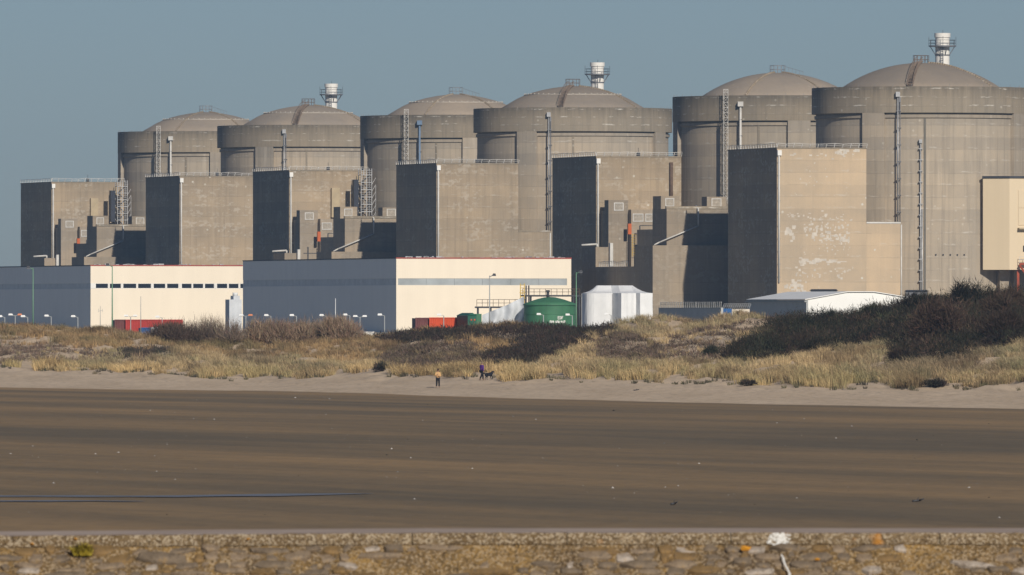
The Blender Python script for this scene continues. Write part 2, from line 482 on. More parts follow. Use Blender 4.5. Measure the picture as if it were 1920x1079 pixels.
# shallow tide pools lying on the flat beach
def pool_material():
    t = NT('tide_pool_water')
    t.bump(t.noise(t.vec(t.tc.outputs['Object'], (0.8, 0.15, 1)), 1.0, 3), 0.05, 0.05)
    t.b.inputs['IOR'].default_value = 1.33
    return t.fin((0.17, 0.145, 0.115), 0.36, 0.3)
M['pool'] = pool_material()
def pool(pts_up, pts_dn, label):
    up = [W(x, y, (CAMZ - BEACH_Z - 0.02) / ((y - HY) * K)) for x, y in pts_up]
    dn = [W(x, y, (CAMZ - BEACH_Z - 0.02) / ((y - HY) * K)) for x, y in pts_dn]
    vs = [(p.x, p.y, BEACH_Z + 0.035) for p in up + dn[::-1]]
    o = MB().add(vs, [tuple(range(len(vs)))[::-1]]).build('tide_pool_water', M['pool'])
    tag(o, label, 'pool', 'tide pools on the wet beach', 'structure')
pool([(-60, 929.5), (60, 930), (150, 929.5), (240, 930.4), (330, 929.6), (430, 928), (520, 926.6), (610, 926), (700, 926)], [(-60, 933), (60, 932.2), (150, 932.8), (240, 932.4), (330, 933), (430, 931.4), (520, 931.2), (610, 929), (660, 927.6), (700, 926.4)], 'longer blue strip of shallow water on the wet sand')
pool([(-60, 939), (40, 939.2), (90, 938.8), (180, 939.3), (230, 940), (270, 940.4)], [(-60, 941.6), (40, 941.2), (90, 941.4), (180, 940.6), (230, 941.3), (270, 940.9)], 'shorter pale strip of shallow water at the left edge of the beach')

# ---------------------------------------------------------------- the row of reactors
RZ = math.atan2(0.275, 0.961)
UX, UY = -0.275, 0.961       # along the row, away from the camera
REACT = [  # apex column in the photograph, depth
    (1727, 2200), (1458, 2289), (1074, 2421), (855, 2510), (578, 2642), (386, 2731)]
REACT = [((px - 960) * K * Y, Y) for px, Y in REACT]
R_RING, R_BODY, Z_RING, Z_RB = 21.0, 20.2, 53.4, 48.4

def ang_pt(a, r, z):
    a = math.radians(a)
    return Vector((math.sin(a) * r, -math.cos(a) * r, z))

def dome_profile(kinked):
    if kinked:
        return [(15.4, 53.0), (15.35, 53.45), (13.6, 54.5), (11.8, 55.55), (10.2, 56.3), (8.6, 56.85), (6.5, 57.4), (4.2, 57.85), (2.0, 58.12), (0.01, 58.2)]
    pr = [(15.4, 53.0)]
    h, r0 = 4.9, 15.4
    Rs = (r0 * r0 + h * h) / (2 * h)
    for i in range(13):
        r = r0 * (1 - i / 12) + 0.01
        pr.append((r, 53.4 + math.sqrt(Rs * Rs - r * r) - (Rs - h)))
    return pr

def dome_z(prof, r):
    rs = [p[0] for p in prof][::-1]; zs = [p[1] for p in prof][::-1]
    return float(np.interp(r, rs, zs))

def pipe_with_head(parent, a, z0, z1, mat, r=0.24, rr=None, head=0.55):
    rr = rr or R_RING + 0.3
    m = MB().tube(ang_pt(a, rr, z0), ang_pt(a, rr, z1), r, 8)
    p = m.build('vent_pipe', mat, parent)
    c = ang_pt(a, rr, z1)
    MB().box(c.x - head, c.x + head, c.y - head, c.y + head, z1 - 0.2, z1 + 0.75).build('pipe_head', mat, p)
    b = MB()
    z = z0 + 2
    while z < z1 - 1:
        b.tube(ang_pt(a, rr, z), ang_pt(a, R_BODY - 0.1, z), 0.09, 4)
        c = ang_pt(a, rr, z); b.box(c.x - 0.24, c.x + 0.24, c.y - 0.2, c.y + 0.2, z - 0.06, z + 0.06)
        z += 3.2
    b.build('pipe_brackets', M['steel'], p)

def lattice(parent, name, c, hw, z0, z1, step, mat, r=0.06):
    m = MB()
    cs = [(-hw, -hw), (hw, -hw), (hw, hw), (-hw, hw)]
    for dx, dy in cs: m.tube((c[0] + dx, c[1] + dy, z0), (c[0] + dx, c[1] + dy, z1), r, 4)
    z = z0; k = 0
    while z < z1 - 0.2:
        zt = min(z + step, z1)
        for i in range(4):
            a_, b_ = cs[i], cs[(i + 1) % 4]
            m.tube((c[0] + a_[0], c[1] + a_[1], zt), (c[0] + b_[0], c[1] + b_[1], zt), r * 0.8, 4)
            if k % 2: a_, b_ = b_, a_
            m.tube((c[0] + a_[0], c[1] + a_[1], z), (c[0] + b_[0], c[1] + b_[1], zt), r * 0.7, 4)
        z = zt; k += 1
    return m.build(name, mat, parent)

def reactor(idx, label):
    x, y = REACT[idx]
    even = idx % 2 == 0
    kinked = idx >= 2
    root = empty('reactor_building', (x, y, 0))
    tag(root, label, 'reactor', 'reactor buildings in a row')
    MB().lathe([(R_BODY, PLAT_Z - 0.5), (R_BODY, Z_RB + 0.2)], 128).build('cylinder_wall', M['conc_wall'], root)
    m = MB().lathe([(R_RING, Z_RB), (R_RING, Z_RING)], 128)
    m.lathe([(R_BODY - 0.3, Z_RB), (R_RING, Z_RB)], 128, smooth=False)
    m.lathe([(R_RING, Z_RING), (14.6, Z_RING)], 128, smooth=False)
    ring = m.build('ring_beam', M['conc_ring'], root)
    # narrow ledge in the shade of the ring
    MB().lathe([(R_BODY - 0.1, Z_RB - 1.05), (R_BODY + 0.28, Z_RB - 0.95), (R_BODY + 0.28, Z_RB - 0.35), (R_BODY - 0.1, Z_RB - 0.35)], 128, smooth=False).build('ledge', M['conc_wall'], root)
    base = -28.0 if even else 10.5
    for k in range(4):
        a0, a1 = math.radians(base - 6.3 + 90 * k), math.radians(base + 6.3 + 90 * k)
        m = MB().lathe([(R_RING - 0.02, PLAT_Z - 0.5), (R_RING - 0.02, Z_RB + 0.02)], 10, a0, a1)
        for aa, rev in ((a0, False), (a1, True)):
            q = [(math.sin(aa) * rr, -math.cos(aa) * rr, zz) for rr, zz in ((R_BODY - 0.4, PLAT_Z - 0.5), (R_RING - 0.02, PLAT_Z - 0.5), (R_RING - 0.02, Z_RB + 0.02), (R_BODY - 0.4, Z_RB + 0.02))]
            m.add(q, [(0, 1, 2, 3) if not rev else (3, 2, 1, 0)])
        m.build('buttress', M['conc_wall'], root)
    # expansion joint in the bay that faces the beach
    ja = 0.0 if even else -12.0
    m = MB().lathe([(R_BODY + 0.12, PLAT_Z), (R_BODY + 0.12, Z_RB - 1.0)], 2, math.radians(ja - 0.55), math.radians(ja + 0.55))
    for aa in (math.radians(ja - 0.55), math.radians(ja + 0.55)):
        m.add([(math.sin(aa) * rr, -math.cos(aa) * rr, zz) for rr, zz in ((R_BODY - 0.1, PLAT_Z), (R_BODY + 0.12, PLAT_Z), (R_BODY + 0.12, Z_RB - 1), (R_BODY - 0.1, Z_RB - 1))], [(0, 1, 2, 3)])
    m.build('joint_strip', M['jointdark'] if idx == 0 else M['conc_ring'], root)
    prof = dome_profile(kinked)
    dome = MB().lathe(prof, 128).build('dome', M['conc_dome'], root)
    # ribs lying on the dome
    for aa in ((61, -150) if even else (-26, 38)):
        m = MB()
        pts = [ang_pt(aa, r, dome_z(prof, r) + 0.05) for r in np.linspace(15.2, 1.5, 28)]
        m.path(pts, 0.24, 6)
        m.build('lightning_rib', M['conc_box'], dome)
    if kinked:   # studs round the break of the dome
        m = MB()
        for k in range(48):
            c = ang_pt(k * 7.5, 10.2, 56.3)
            m.box(c.x - 0.10, c.x + 0.10, c.y - 0.10, c.y + 0.10, 56.2, 56.62)
        m.lathe([(10.3, 56.25), (10.36, 56.42), (10.2, 56.45)], 96, smooth=False)
        m.build('stud_ring', M['palepanel'], dome)
    # railed platform on the apex
    m = MB()
    z0 = 58.1
    for k in range(12):
        a_ = k * 30
        m.tube(ang_pt(a_, 1.5, z0 - 0.2), ang_pt(a_, 1.5, z0 + 1.6), 0.06, 4)
        for h in (0.8, 1.6): m.tube(ang_pt(a_, 1.5, z0 + h), ang_pt(a_ + 30, 1.5, z0 + h), 0.055, 4)
    m.lathe([(1.7, 57.8), (1.7, 58.2), (0.01, 58.25)], 24, smooth=False)
    if not even:
        for k in range(6):   # handrail trailing off the apex
            r_ = 1.6 + k * 0.75
            c = ang_pt(70, r_, dome_z(prof, r_)); m.tube(c, c + Vector((0, 0, 1.2 - k * 0.1)), 0.05, 4)
        m.tube(ang_pt(70, 1.6, z0 + 1.4), ang_pt(70, 5.4, dome_z(prof, 5.4) + 0.7), 0.05, 4)
    m.build('apex_railing', M['rust'] if even else M['steel'], dome)
    if even:     # railed stair climbing the dome
        m = MB()
        rs = np.linspace(15.3, 1.4, 30)
        for side in (-0.55, 0.55):
            lo, hi = [], []
            for r in rs:
                p = ang_pt(-10, r, dome_z(prof, r)); p.x += side
                lo.append(p + Vector((0, 0, 0.25))); hi.append(p + Vector((0, 0, 1.15)))
            m.path(lo, 0.10, 4); m.path(hi, 0.05, 4)
            for a_, b_ in zip(lo[::2], hi[::2]): m.tube(a_, b_, 0.04, 4)
        for r in rs:
            p = ang_pt(-10, r, dome_z(prof, r) + 0.28)
            m.box(p.x - 0.55, p.x + 0.55, p.y - 0.2, p.y + 0.2, p.z - 0.05, p.z + 0.05)
        m.build('dome_stair', M['stairrust'], dome)
        pipe_with_head(root, -14.0, 27.5, 51.6, M['galv'], 0.14, head=0.4)
        pipe_with_head(root, -12.9, 27.5, 50.6, M['steel'], 0.10, head=0.16)
    else:
        pipe_with_head(root, -21.5, 30.6, 51.4, M['bluepipe'] if idx == 3 else M['whitepipe'], 0.22)
        c = ang_pt(-29.5, R_RING + 0.75, 0)
        lattice(root, 'ladder_mast', (c.x, c.y), 0.45, 32, 54.6, 1.0, M['whitepipe'], 0.05)
        m = MB().box(c.x - 0.85, c.x - 0.6, c.y + 0.4, c.y + 1.3, 34, 48)
        m.build('cable_duct', M['conc_ring'], root)
    # thin railing posts on the ring
    m = MB()
    for k in range(36):
        c = ang_pt(k * 10 + 3, R_RING - 0.25, Z_RING)
        m.tube(c, c + Vector((0, 0, 0.45)), 0.04, 4)
    m.build('ring_posts', M['steel'], root)
    if idx == 0:
        m = MB()
        for aa in (-2.3, -1.5):
            m.tube(ang_pt(aa, R_BODY + 0.5, PLAT_Z), ang_pt(aa, R_BODY + 0.5, 43 if aa < -2 else 30), 0.14, 6)
        for z in np.arange(10, 43, 2.1):
            c = ang_pt(-2.2, R_BODY + 0.5, z); m.box(c.x - 0.4, c.x + 0.35, c.y - 0.2, c.y + 0.6, z - 0.08, z + 0.08)
        c = ang_pt(-2.3, R_BODY + 0.5, 43); m.box(c.x - 0.3, c.x + 0.3, c.y - 0.3, c.y + 0.3, 42.6, 43.3)
        m.build('downpipes', M['galv'], root)
        m = MB()
        for aa in (6, 10, 14, 18, 22):
            c = ang_pt(aa, R_BODY, 21.4); m.box(c.x - 0.12, c.x + 0.12, c.y - 0.25, c.y + 0.3, 21.25, 21.5)
        m.build('anchor_stubs', M['darksteel'], root)
    return root

RL = ['nearest reactor building at the right edge, smooth brown dome with dark railed stair',
      'second reactor building from the right, smooth dome without stair, ladder mast on its wall',
      'third reactor building from the right, kinked dome with stair and white chimney behind',
      'fourth reactor building from the right, with a blue pipe beside its ladder mast',
      'second reactor building from the left, dark stair on dome and white chimney behind it',
      'leftmost and farthest reactor building of the row, with kinked dome']
for i in range(6): reactor(i, RL[i])

# ---------------------------------------------------------------- fuel buildings beside them
ORD = ['nearest to the right edge', 'second from the right', 'third from the right', 'fourth from the right', 'second from the left', 'leftmost']

def roof_fence(parent, segs, z, mat, step=1.6, h=0.75):
    m = MB()
    for (x0, y0), (x1, y1) in segs:
        L = math.hypot(x1 - x0, y1 - y0); n = max(2, int(L / step))
        lean = Vector((y1 - y0, -(x1 - x0), 0)).normalized() * 0.25
        pts = []
        for k in range(n + 1):
            p = Vector((x0 + (x1 - x0) * k / n, y0 + (y1 - y0) * k / n, z))
            q = p + lean + Vector((0.15, 0, h * (0.85 + 0.3 * R.random())))
            m.tube(p, q, 0.075, 4); pts.append(q)
        for a_, b_ in zip(pts[:-1], pts[1:]):
            m.tube(a_, b_, 0.05, 4)
            m.tube(a_ - Vector((0, 0, 0.35)), b_ - Vector((0, 0, 0.35)), 0.03, 4)
    return m.build('roof_edge_fence', mat, parent)

def fuel_building(idx, label):
    x, y = REACT[idx]
    even = idx % 2 == 0
    y0, y1 = (-29, 2.5) if even else (-0.7, 30.5)
    xo, xi, zt = -38.0, -20.3, 41.3
    root = empty('fuel_building', (x, y, 0), RZ)
    tag(root, label, 'building', 'tall box-shaped concrete buildings beside the reactors')
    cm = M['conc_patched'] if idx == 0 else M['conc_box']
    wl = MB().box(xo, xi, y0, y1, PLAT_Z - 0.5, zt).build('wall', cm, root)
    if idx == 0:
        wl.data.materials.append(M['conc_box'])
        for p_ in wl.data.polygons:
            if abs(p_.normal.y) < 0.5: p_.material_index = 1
    MB().box(xo - 0.08, xi + 0.08, y0 - 0.08, y1 + 0.08, zt + 0.003, zt + 0.22).build('roof_edge', M['conc_ring'], root)
    roof_fence(root, [((xo, y1), (xo, y0)), ((xo, y0), (xi, y0))], zt + 0.2, M['whitepipe'])
    if idx == 0:   # pale square repairs, gathered in bands as on the photographed wall
        m = MB()
        def reps(n, pxa, pxb, ya, yb, s0, s1, asp):
            for _ in range(n):
                px = R.uniform(pxa, pxb); py = R.gauss((ya + yb) / 2, (yb - ya) / 4)
                q = (px - 1456) / (1618 - 1456); xx = xo + 0.8 + (xi - xo - 1.2) * q; zz = CAMZ + (HY - py) * K * 2163
                w_ = R.uniform(s0, s1) * asp; h_ = R.uniform(s0, s1); d_ = 0.012 + R.random() * 0.02
                if xx + w_ > xi - 0.1: continue
                m.box(xx, xx + w_, y0 - d_, y0 + 0.02, zz, zz + h_)
        reps(14, 1470, 1600, 285, 300, .15, .5, 1.6); reps(22, 1480, 1600, 300, 380, .08, .25, 1.2); reps(8, 1560, 1600, 282, 290, .3, .7, 1.8)
        reps(30, 1465, 1600, 398, 416, .12, .4, 1.5); reps(55, 1500, 1590, 415, 440, .12, .45, 1.1); reps(14, 1462, 1478, 425, 452, .3, .8, 1.2)
        reps(45, 1515, 1590, 435, 460, .15, .7, 1.2); reps(26, 1490, 1600, 452, 482, .1, .35, 1.0); reps(30, 1490, 1575, 486, 498, .15, .5, 3.0)
        reps(34, 1470, 1610, 500, 530, .1, .5, 1.2); reps(16, 1462, 1500, 525, 550, .3, .8, 1.2)
        m.build('repair_patches', M['repair'], root)
    # downpipe with a white hopper on the corner nearest the beach
    d = MB().tube((xo + 0.35, y0 - 0.22, 16), (xo + 0.35, y0 - 0.22, zt - 1.2), 0.17, 8).build('downpipe', M['whitepipe'], root)
    MB().box(xo + 0.0, xo + 0.8, y0 - 0.5, y0 - 0.01, zt - 1.3, zt - 0.3).build('hopper', M['white'], d)
    m = MB()
    for z in np.arange(17, zt - 2, 2.4): m.box(xo + 0.1, xo + 0.6, y0 - 0.26, y0 - 0.004, z, z + 0.14)
    m.build('pipe_clips', M['steel'], d)
    # roof clutter
    m = MB().box(xo + 9, xo + 9.6, y0 + 1.5, y0 + 2.1, zt + 0.2, zt + 1.0).tube((xo + 9.3, y0 + 1.8, zt + 1), (xo + 9.3, y0 + 1.8, zt + 1.9), 0.05, 4)
    m.build('roof_sensor', M['darksteel'], root)
    if even:
        lw = MB().box(xi + 0.004, -13.6, y0 + 0.0, y0 + 14, PLAT_Z - 0.5, 27.2).build('lower_block', cm, root)
        MB().box(xi + 0.02, -13.5, y0 - 0.1, y0 + 0.3, 27.203, 27.5).build('parapet', M['whitepipe'] if idx == 0 else M['conc_ring'], lw)
        MB().tube((-13.4, y0 - 0.15, 8), (-13.4, y0 - 0.15, 27), 0.13, 6).build('downpipe', M['whitepipe'], lw)
    else:
        MB().tube((xi - 2.2, y0 - 0.35, 30.8), (xi - 2.2, y0 - 0.35, zt - 1), 0.35, 8).build('vent_duct', M['rust'] if idx == 1 else M['beigeduct'], root)
        MB().box(xi - 3.0, xi - 1.4, y0 - 0.75, y0 - 0.004, 30.9, 33.2).build('duct_box', M['conc_ring'], root)
    return root

for i in range(6):
    fuel_building(i, ['patched beige box-shaped concrete building in front of the nearest reactor',
        'box-shaped concrete building left of the second reactor from the right',
        'box-shaped concrete building above the roof of the cream hall with grey band',
        'box-shaped concrete building fourth from the right, above the big hall with grey side',
        'box-shaped concrete building second from the left',
        'leftmost box-shaped concrete building, standing against the sky'][i])

# ---------------------------------------------------------------- stepped annexes between each pair
def framed_panel(parent, x0, x1, z0, z1, y):
    m = MB(); t_ = 0.16
    for b_ in ((x0, x1, z1 - t_, z1), (x0, x1, z0, z0 + t_), (x0, x0 + t_, z0 + t_, z1 - t_), (x1 - t_, x1, z0 + t_, z1 - t_)):
        m.box(b_[0], b_[1], y - 0.12, y + 0.1, b_[2], b_[3])
    p = m.build('vent_frame', M['whitepipe'], parent)
    m = MB()
    n = int((z1 - z0) / 0.3)
    for k in range(n):
        z = z0 + t_ + (z1 - z0 - 2 * t_) * (k + 0.5) / n
        m.box(x0 + t_, x1 - t_, y - 0.06, y + 0.1, z - 0.07, z + 0.07)
    m.build('vent_louvre', M['palepanel'], p)

def annex(idx, label):
    x, y = REACT[idx]
    root = empty('service_annex', (x, y, 0), RZ)
    tag(root, label, 'building', 'stepped concrete annexes between paired reactors')
    c = M['conc_annex']; g0 = PLAT_Z - 0.5
    t1 = MB().box(-37, -32.9, -6, -0.704, g0, 30.6).box(-37, -32.9, -6, -3.2, 30.6, 32.7).build('stair_tower', c, root)
    framed_panel(t1, -35.9, -33.9, 30.6, 32.2, -6)
    nb = MB().box(-32.897, -20.25, -8, -0.704, g0, 30.8).build('link_block', c, root)
    framed_panel(nb, -32.6, -30.4, 28.4, 30.0, -8)
    framed_panel(nb, -30.0, -27.6, 28.4, 30.0, -8)
    mb = MB().box(-43.6, -20, -68, -58.5, g0, 30.4).build('main_block', c, root)
    MB().box(-43.7, -20, -68.1, -67.4, 30.403, 30.9).build('parapet', M['conc_ring'], mb)
    t2 = MB().box(-43.56, -39.8, -64, -58.6, 30.403, 32.9).build('roof_tower', c, root)
    framed_panel(t2, -42.7, -40.9, 30.9, 32.5, -64)
    t3 = MB().box(-33.8, -29.9, -62.5, -59, 30.403, 32.8).build('roof_cabin', c, root)
    framed_panel(t3, -32.9, -30.9, 30.8, 32.5, -62.5)
    MB().box(-43.45, -28, -58.496, -47.5, g0, 26.5).build('rear_block', c, root)
    lb = MB().box(-47.6, -20.1, -72, -68.104, g0, 23.3).box(-47.6, -43.704, -68.104, -60, g0, 23.3).build('lower_block', c, root)
    tb = MB().box(-47.55, -43.704, -59.99, -33, g0, 19.3).build('terrace_block', c, root)
    roof_fence(tb, [((-47.4, -35), (-47.4, -55))], 19.3, M['galv'], 1.2, 1.0)
    t4 = MB().box(-47.58, -44.6, -32.99, -23.5, g0, 23.2).build('end_block', c, root)
    MB().box(-44.9, -44.3, -33.9, -33.05, 19.3, 24.0).build('duct', M['whitepipe'], t4)
    MB().path([(-45.8, -28, 23.2), (-45.8, -28, 23.8), (-49.0, -28, 23.6)], 0.2, 6).build('roof_pipe', M['whitepipe'], t4)
    # joints and stains of the shaded walls are in the concrete; a door and a slot window break the lower block
    MB().box(-30, -28.6, -72.06, -72.003, 8, 10.4).build('door', M['darksteel'], lb)
    # pipe climbing across the shaded wall
    MB().path([(-46.3, -68.6, 23.4), (-45.3, -68.6, 23.9), (-37.4, -68.6, 27.1), (-37.4, -68.6, 30.4), (-37.4, -67.0, 31.0)], 0.15, 6).build('wall_pipe', M['whitepipe'], root)
    # orange door, yellow ladder and steel frame on the link block
    MB().box(-33.7, -33.0, -8.6, -8.004, 25.9, 28.0).build('orange_cabinet', M['orange'], root)
    m = MB()
    for xx in (-33.0, -32.2):
        m.tube((xx, -9.0, 21.5), (xx, -9.0, 26.0), 0.07, 4)
    for z in np.arange(21.8, 26, 0.5): m.tube((-33.0, -9, z), (-32.2, -9, z), 0.05, 4)
    m.build('yellow_ladder', M['yellow'], root)
    m = MB()
    for xx in (-32, -28.5, -25): m.tube((xx, -11, 19), (xx, -11, 27.6), 0.14, 4)
    for z in (22, 25, 27.6): m.tube((-32, -11, z), (-25, -11, z), 0.11, 4)
    m.tube((-32, -11, 22), (-28.5, -11, 25), 0.07, 4)
    m.build('pipe_frame', M['darksteel'], root)
    MB().box(-34.8, -30.5, -24, -17, g0, 23.8).build('dark_module', M['navy'], root)
    if idx == 3:
        m = MB()
        for xx in (-40.5, -34): m.tube((xx, -26, 19), (xx, -26, 24.6), 0.16, 4)
        for z in (21.6, 23.2): m.tube((-41.5, -26, z), (-32.5, -26, z), 0.13, 4)
        m.build('gantry', M['darksteel'], root)
    m = MB()
    m.box(-37.6, -33.6, -42, -38, g0, 21.2)
    m.build('plant_room', M['darksteel'] if idx != 1 else M['maroon'], root)
    return root
annex(1, 'stepped concrete annex beside the patched box building, not hidden by a hall')
annex(3, 'stepped concrete annex with black gantry, above the middle hall roof')
annex(5, 'stepped concrete annex with lit towers above the left hall roof')

def scaffold_stair(idx, label):
    x, y = REACT[idx]
    root = empty('scaffold_stair', (x, y, 0), RZ)
    tag(root, label, 'stair tower', 'galvanised stair towers against reactors')
    z0, z1 = 30.8, 40.6
    x0, x1, y0, y1 = -23.5, -21.1, -7.2, -5.0
    m = MB()
    for xx in (x0, x1, (x0 + x1) / 2):
        for yy in (y0, y1): m.tube((xx, yy, z0), (xx, yy, z1 + 1.2), 0.1, 4)
    m.build('standards', M['galv'], root)
    for k in range(6):
        z = z0 + 1.6 * (k + 1)
        d = MB().box(x0, x1, y0, y1, z - 0.08, z + 0.08).build('deck', M['galv'], root)
        r_ = MB()
        for h in (0.5, 1.0):
            for a_, b_ in (((x0, y0), (x1, y0)), ((x1, y0), (x1, y1)), ((x0, y0), (x0, y1))):
                r_.tube((*a_, z + h), (*b_, z + h), 0.045, 4)
        r_.build('handrail', M['galv'], d)
        f = MB()
        s = 1 if k % 2 else -1
        cx = (x0 + x1) / 2
        for yy in (y0 + 0.3, y0 + 0.9): f.tube((cx - s * 0.9, yy, z - 1.6), (cx + s * 0.9, yy, z), 0.08, 4)
        for j in range(7):
            q = (j + 0.5) / 7
            f.box(cx - s * 0.9 + s * 1.8 * q - 0.12, cx - s * 0.9 + s * 1.8 * q + 0.12, y0 + 0.3, y0 + 0.9, z - 1.6 + 1.6 * q - 0.03, z - 1.6 + 1.6 * q + 0.03)
        f.build('flight', M['darksteel'], root)
    MB().box(-24.9, -23.9, -6.5, -5.2, z0 + 1.2, z1 - 1.2).build('dark_duct', M['navy'], root)
    b = MB()
    for z in np.arange(z0, z1 - 2, 1.5): b.tube((x1, y0, z), (x1 + 0.9, y0, z + 1.5), 0.05, 4)
    b.tube((x1 + 0.9, y0, z0), (x1 + 0.9, y0, z1 - 2.5), 0.06, 4)
    b.build('bracing', M['galv'], root)
    MB().box(-28.6, -26.8, -1.6, -0.72, z0 + 0.4, z1 - 3).build('beige_duct', M['beigeduct'], root)
scaffold_stair(3, 'zigzag steel stair tower left of the fourth reactor from the right')
scaffold_stair(5, 'zigzag steel stair tower left of the leftmost reactor')

# ---------------------------------------------------------------- white vent stacks
def chimney(px, Y, zt, label):
    x = (px - 960) * K * Y
    root = empty('vent_stack', (x, Y, 0))
    tag(root, label, 'chimney', 'white vent stacks behind the domes')
    MB().lathe([(1.45, PLAT_Z), (1.42, zt - 3.2), (1.42, zt - 0.9)], 40).lathe([(1.42, zt - 0.9), (1.6, zt - 0.85), (1.6, zt), (1.3, zt), (1.3, zt - 1.5)], 40, smooth=False).build('shaft', M['stack'], root)
    zp = zt - 2.6
    pl = MB().lathe([(1.44, zp - 0.12), (2.75, zp - 0.12), (2.75, zp + 0.14), (1.44, zp + 0.14)], 24, smooth=False).build('platform', M['steel'], root)
    m = MB()
    for k in range(12):
        a_ = 30 * k
        m.tube(ang_pt(a_, 2.7, zp), ang_pt(a_, 2.7, zp + (1.9 if k % 3 == 0 else 1.25)), 0.05, 4)
        for h in (0.6, 1.2): m.tube(ang_pt(a_, 2.7, zp + h), ang_pt(a_ + 30, 2.7, zp + h), 0.045, 4)
    m.build('railing', M['darksteel'], pl)
    for k in range(8):
        MB().tube(ang_pt(45 * k + 20, 2.6, zp - 0.1), ang_pt(45 * k + 20, 1.42, zp - 1.9), 0.09, 4).build('bracket', M['steel'], root)
    MB().lathe([(1.44, zp - 1.9), (1.52, zp - 1.9), (1.52, zp - 1.65), (1.44, zp - 1.65)], 32, smooth=False).build('band', M['steel'], root)
    m = MB()
    for dx in (-0.42, 0.1):
        m.tube((dx, -1.62, 40), (dx, -1.62, zp + 0.2), 0.06, 4)
    for z in np.arange(40, zp, 0.45): m.tube((-0.42, -1.62, z), (0.1, -1.62, z), 0.05, 4)
    for z in np.arange(40, zp, 1.1):
        m.tube((-0.42, -1.62, z), (-0.42, -2.15, z), 0.04, 4); m.tube((0.1, -1.62, z), (0.1, -2.15, z), 0.04, 4); m.tube((-0.42, -2.15, z), (0.1, -2.15, z), 0.04, 4)
    m.build('caged_ladder', M['steel'], root)
    MB().tube((0.1, 0, zt - 0.1), (0.1, 0, zt + 0.6), 0.06, 4).build('lightning_rod', M['darksteel'], root)
chimney(1767, 2285, 66.1, 'tall white chimney with railed platform at far right')
chimney(1120, 2506, 65.1, 'white chimney with railed platform behind the third dome from the right')
chimney(621, 2727, 64.9, 'smallest white chimney with railed platform on the left')

# ---------------------------------------------------------------- low halls in front
def hall(px_corner, idx, u, w_out, w_in, L, zt, label, windows):
    x, y = REACT[idx]
    root = empty('cream_hall', (x, y, 0), RZ)
    tag(root, label, 'hall', 'long low clad halls')
    g0 = PLAT_Z - 0.3
    b0, b1 = (zt - 5.15, zt - 3.85) if windows is None else (zt - 4.9, zt - 3.75)
    MB().box(-w_out + 0.3, -w_in - 0.3, u + 0.35, u + L - 0.3, g0, zt - 0.35).build('roof_deck', M['roof'], root)
    # front wall in two courses with the band between
    for za, zb in ((g0, b0), (b1, zt)):
        MB().box(-w_out, -w_in, u, u + 0.34, za, zb).build('front_wall', M['cream'], root)
        MB().box(-w_out, -w_out + 0.28, u + 0.345, u + L, za, zb).build('side_wall', M['greyclad'], root)
    MB().box(-w_in - 0.28, -w_in, u + 0.345, u + L, g0, zt).build('far_side_wall', M['cream'], root)
    MB().box(-w_out + 0.06, -w_out + 0.27, u + 0.35, u + L, b0 + 0.002, b1 - 0.002).build('side_band', M['blueband'], root)
    MB().box(-w_out - 0.08, -w_in + 0.08, u - 0.1, u + 0.3, zt + 0.003, zt + 0.22).build('roof_trim', M['redtrim'], root)
    MB().box(-w_out - 0.08, -w_out + 0.3, u + 0.31, u + L, zt + 0.003, zt + 0.2).build('side_roof_trim', M['roof'], root)
    if windows is None:
        x0 = -w_out + 0.35
        seg = (w_out - w_in - 1.2) / 6
        for k in range(6):
            MB().box(x0 + seg * k + 0.02, x0 + seg * (k + 1) - 0.02, u + 0.07, u + 0.33, b0 + 0.004, b1 - 0.004).build('band_panel', M['paleband'], root)
        MB().box(-w_out, x0, u, u + 0.34, b0, b1).build('band_jamb', M['cream'], root)
        MB().box(x0 + seg * 6, -w_in, u, u + 0.34, b0, b1).build('band_jamb', M['cream'], root)
    else:
        edges = windows
        prev = -w_out
        pil = MB()
        for (a_, b_) in edges:
            wx0, wx1 = -w_out + a_, -w_out + b_
            pil.box(prev + 0.002, wx0 - 0.002, u - 0.05, u + 0.3, b0 + 0.004, b1 - 0.004)
            prev = wx1
            wdw = MB()
            t_ = 0.10
            wdw.box(wx0, wx1, u + 0.02, u + 0.2, b1 - t_ - 0.004, b1 - 0.004).box(wx0, wx1, u + 0.02, u + 0.2, b0 + 0.004, b0 + t_)
            wdw.box(wx0, wx0 + t_, u + 0.02, u + 0.2, b0 + t_, b1 - t_ - 0.004).box(wx1 - t_, wx1, u + 0.02, u + 0.2, b0 + t_, b1 - t_ - 0.004)
            o = wdw.build('window', M['white'], root)
            MB().box(wx0 + t_, wx1 - t_, u + 0.12, u + 0.18, b0 + t_, b1 - t_ - 0.004).build('pane', M['glass'], o)
        pil.box(prev + 0.002, -w_in, u - 0.05, u + 0.3, b0 + 0.004, b1 - 0.004)
        pil.build('window_piers', M['white'], root)
    # clutter along the roof edge
    m = MB()
    for k in range(40):
        xx = -w_out + 1 + (w_out - w_in - 2) * R.random()
        m.box(xx, xx + 0.3 + R.random() * 0.9, u + 1.0, u + 1.5, zt - 0.4, zt + 0.22 + 0.28 * R.random())
    m.build('roof_upstands', M['galv'], root)
    return root
hall(743, 2, -177.7, 87.6, 52.2, 118, 20.85, 'large cream hall with grey side and pale grey band, in the middle', None)
px2m = K * 2478 / 0.961
wins = [(179, 203), (205, 227), (230, 255.5), (257.5, 283), (286.5, 309.5), (311.5, 334), (339, 358.5), (360, 380), (382, 400.5), (404.5, 425), (426.5, 446), (448, 470), (472, 494), (496, 518), (520, 542)]
hall(170, 4, -145.6, 87.6, 46.0, 120, 20.5, 'cream hall on the left with a row of dark windows', [((a_ - 170) * px2m, (b_ - 170) * px2m) for a_, b_ in wins])

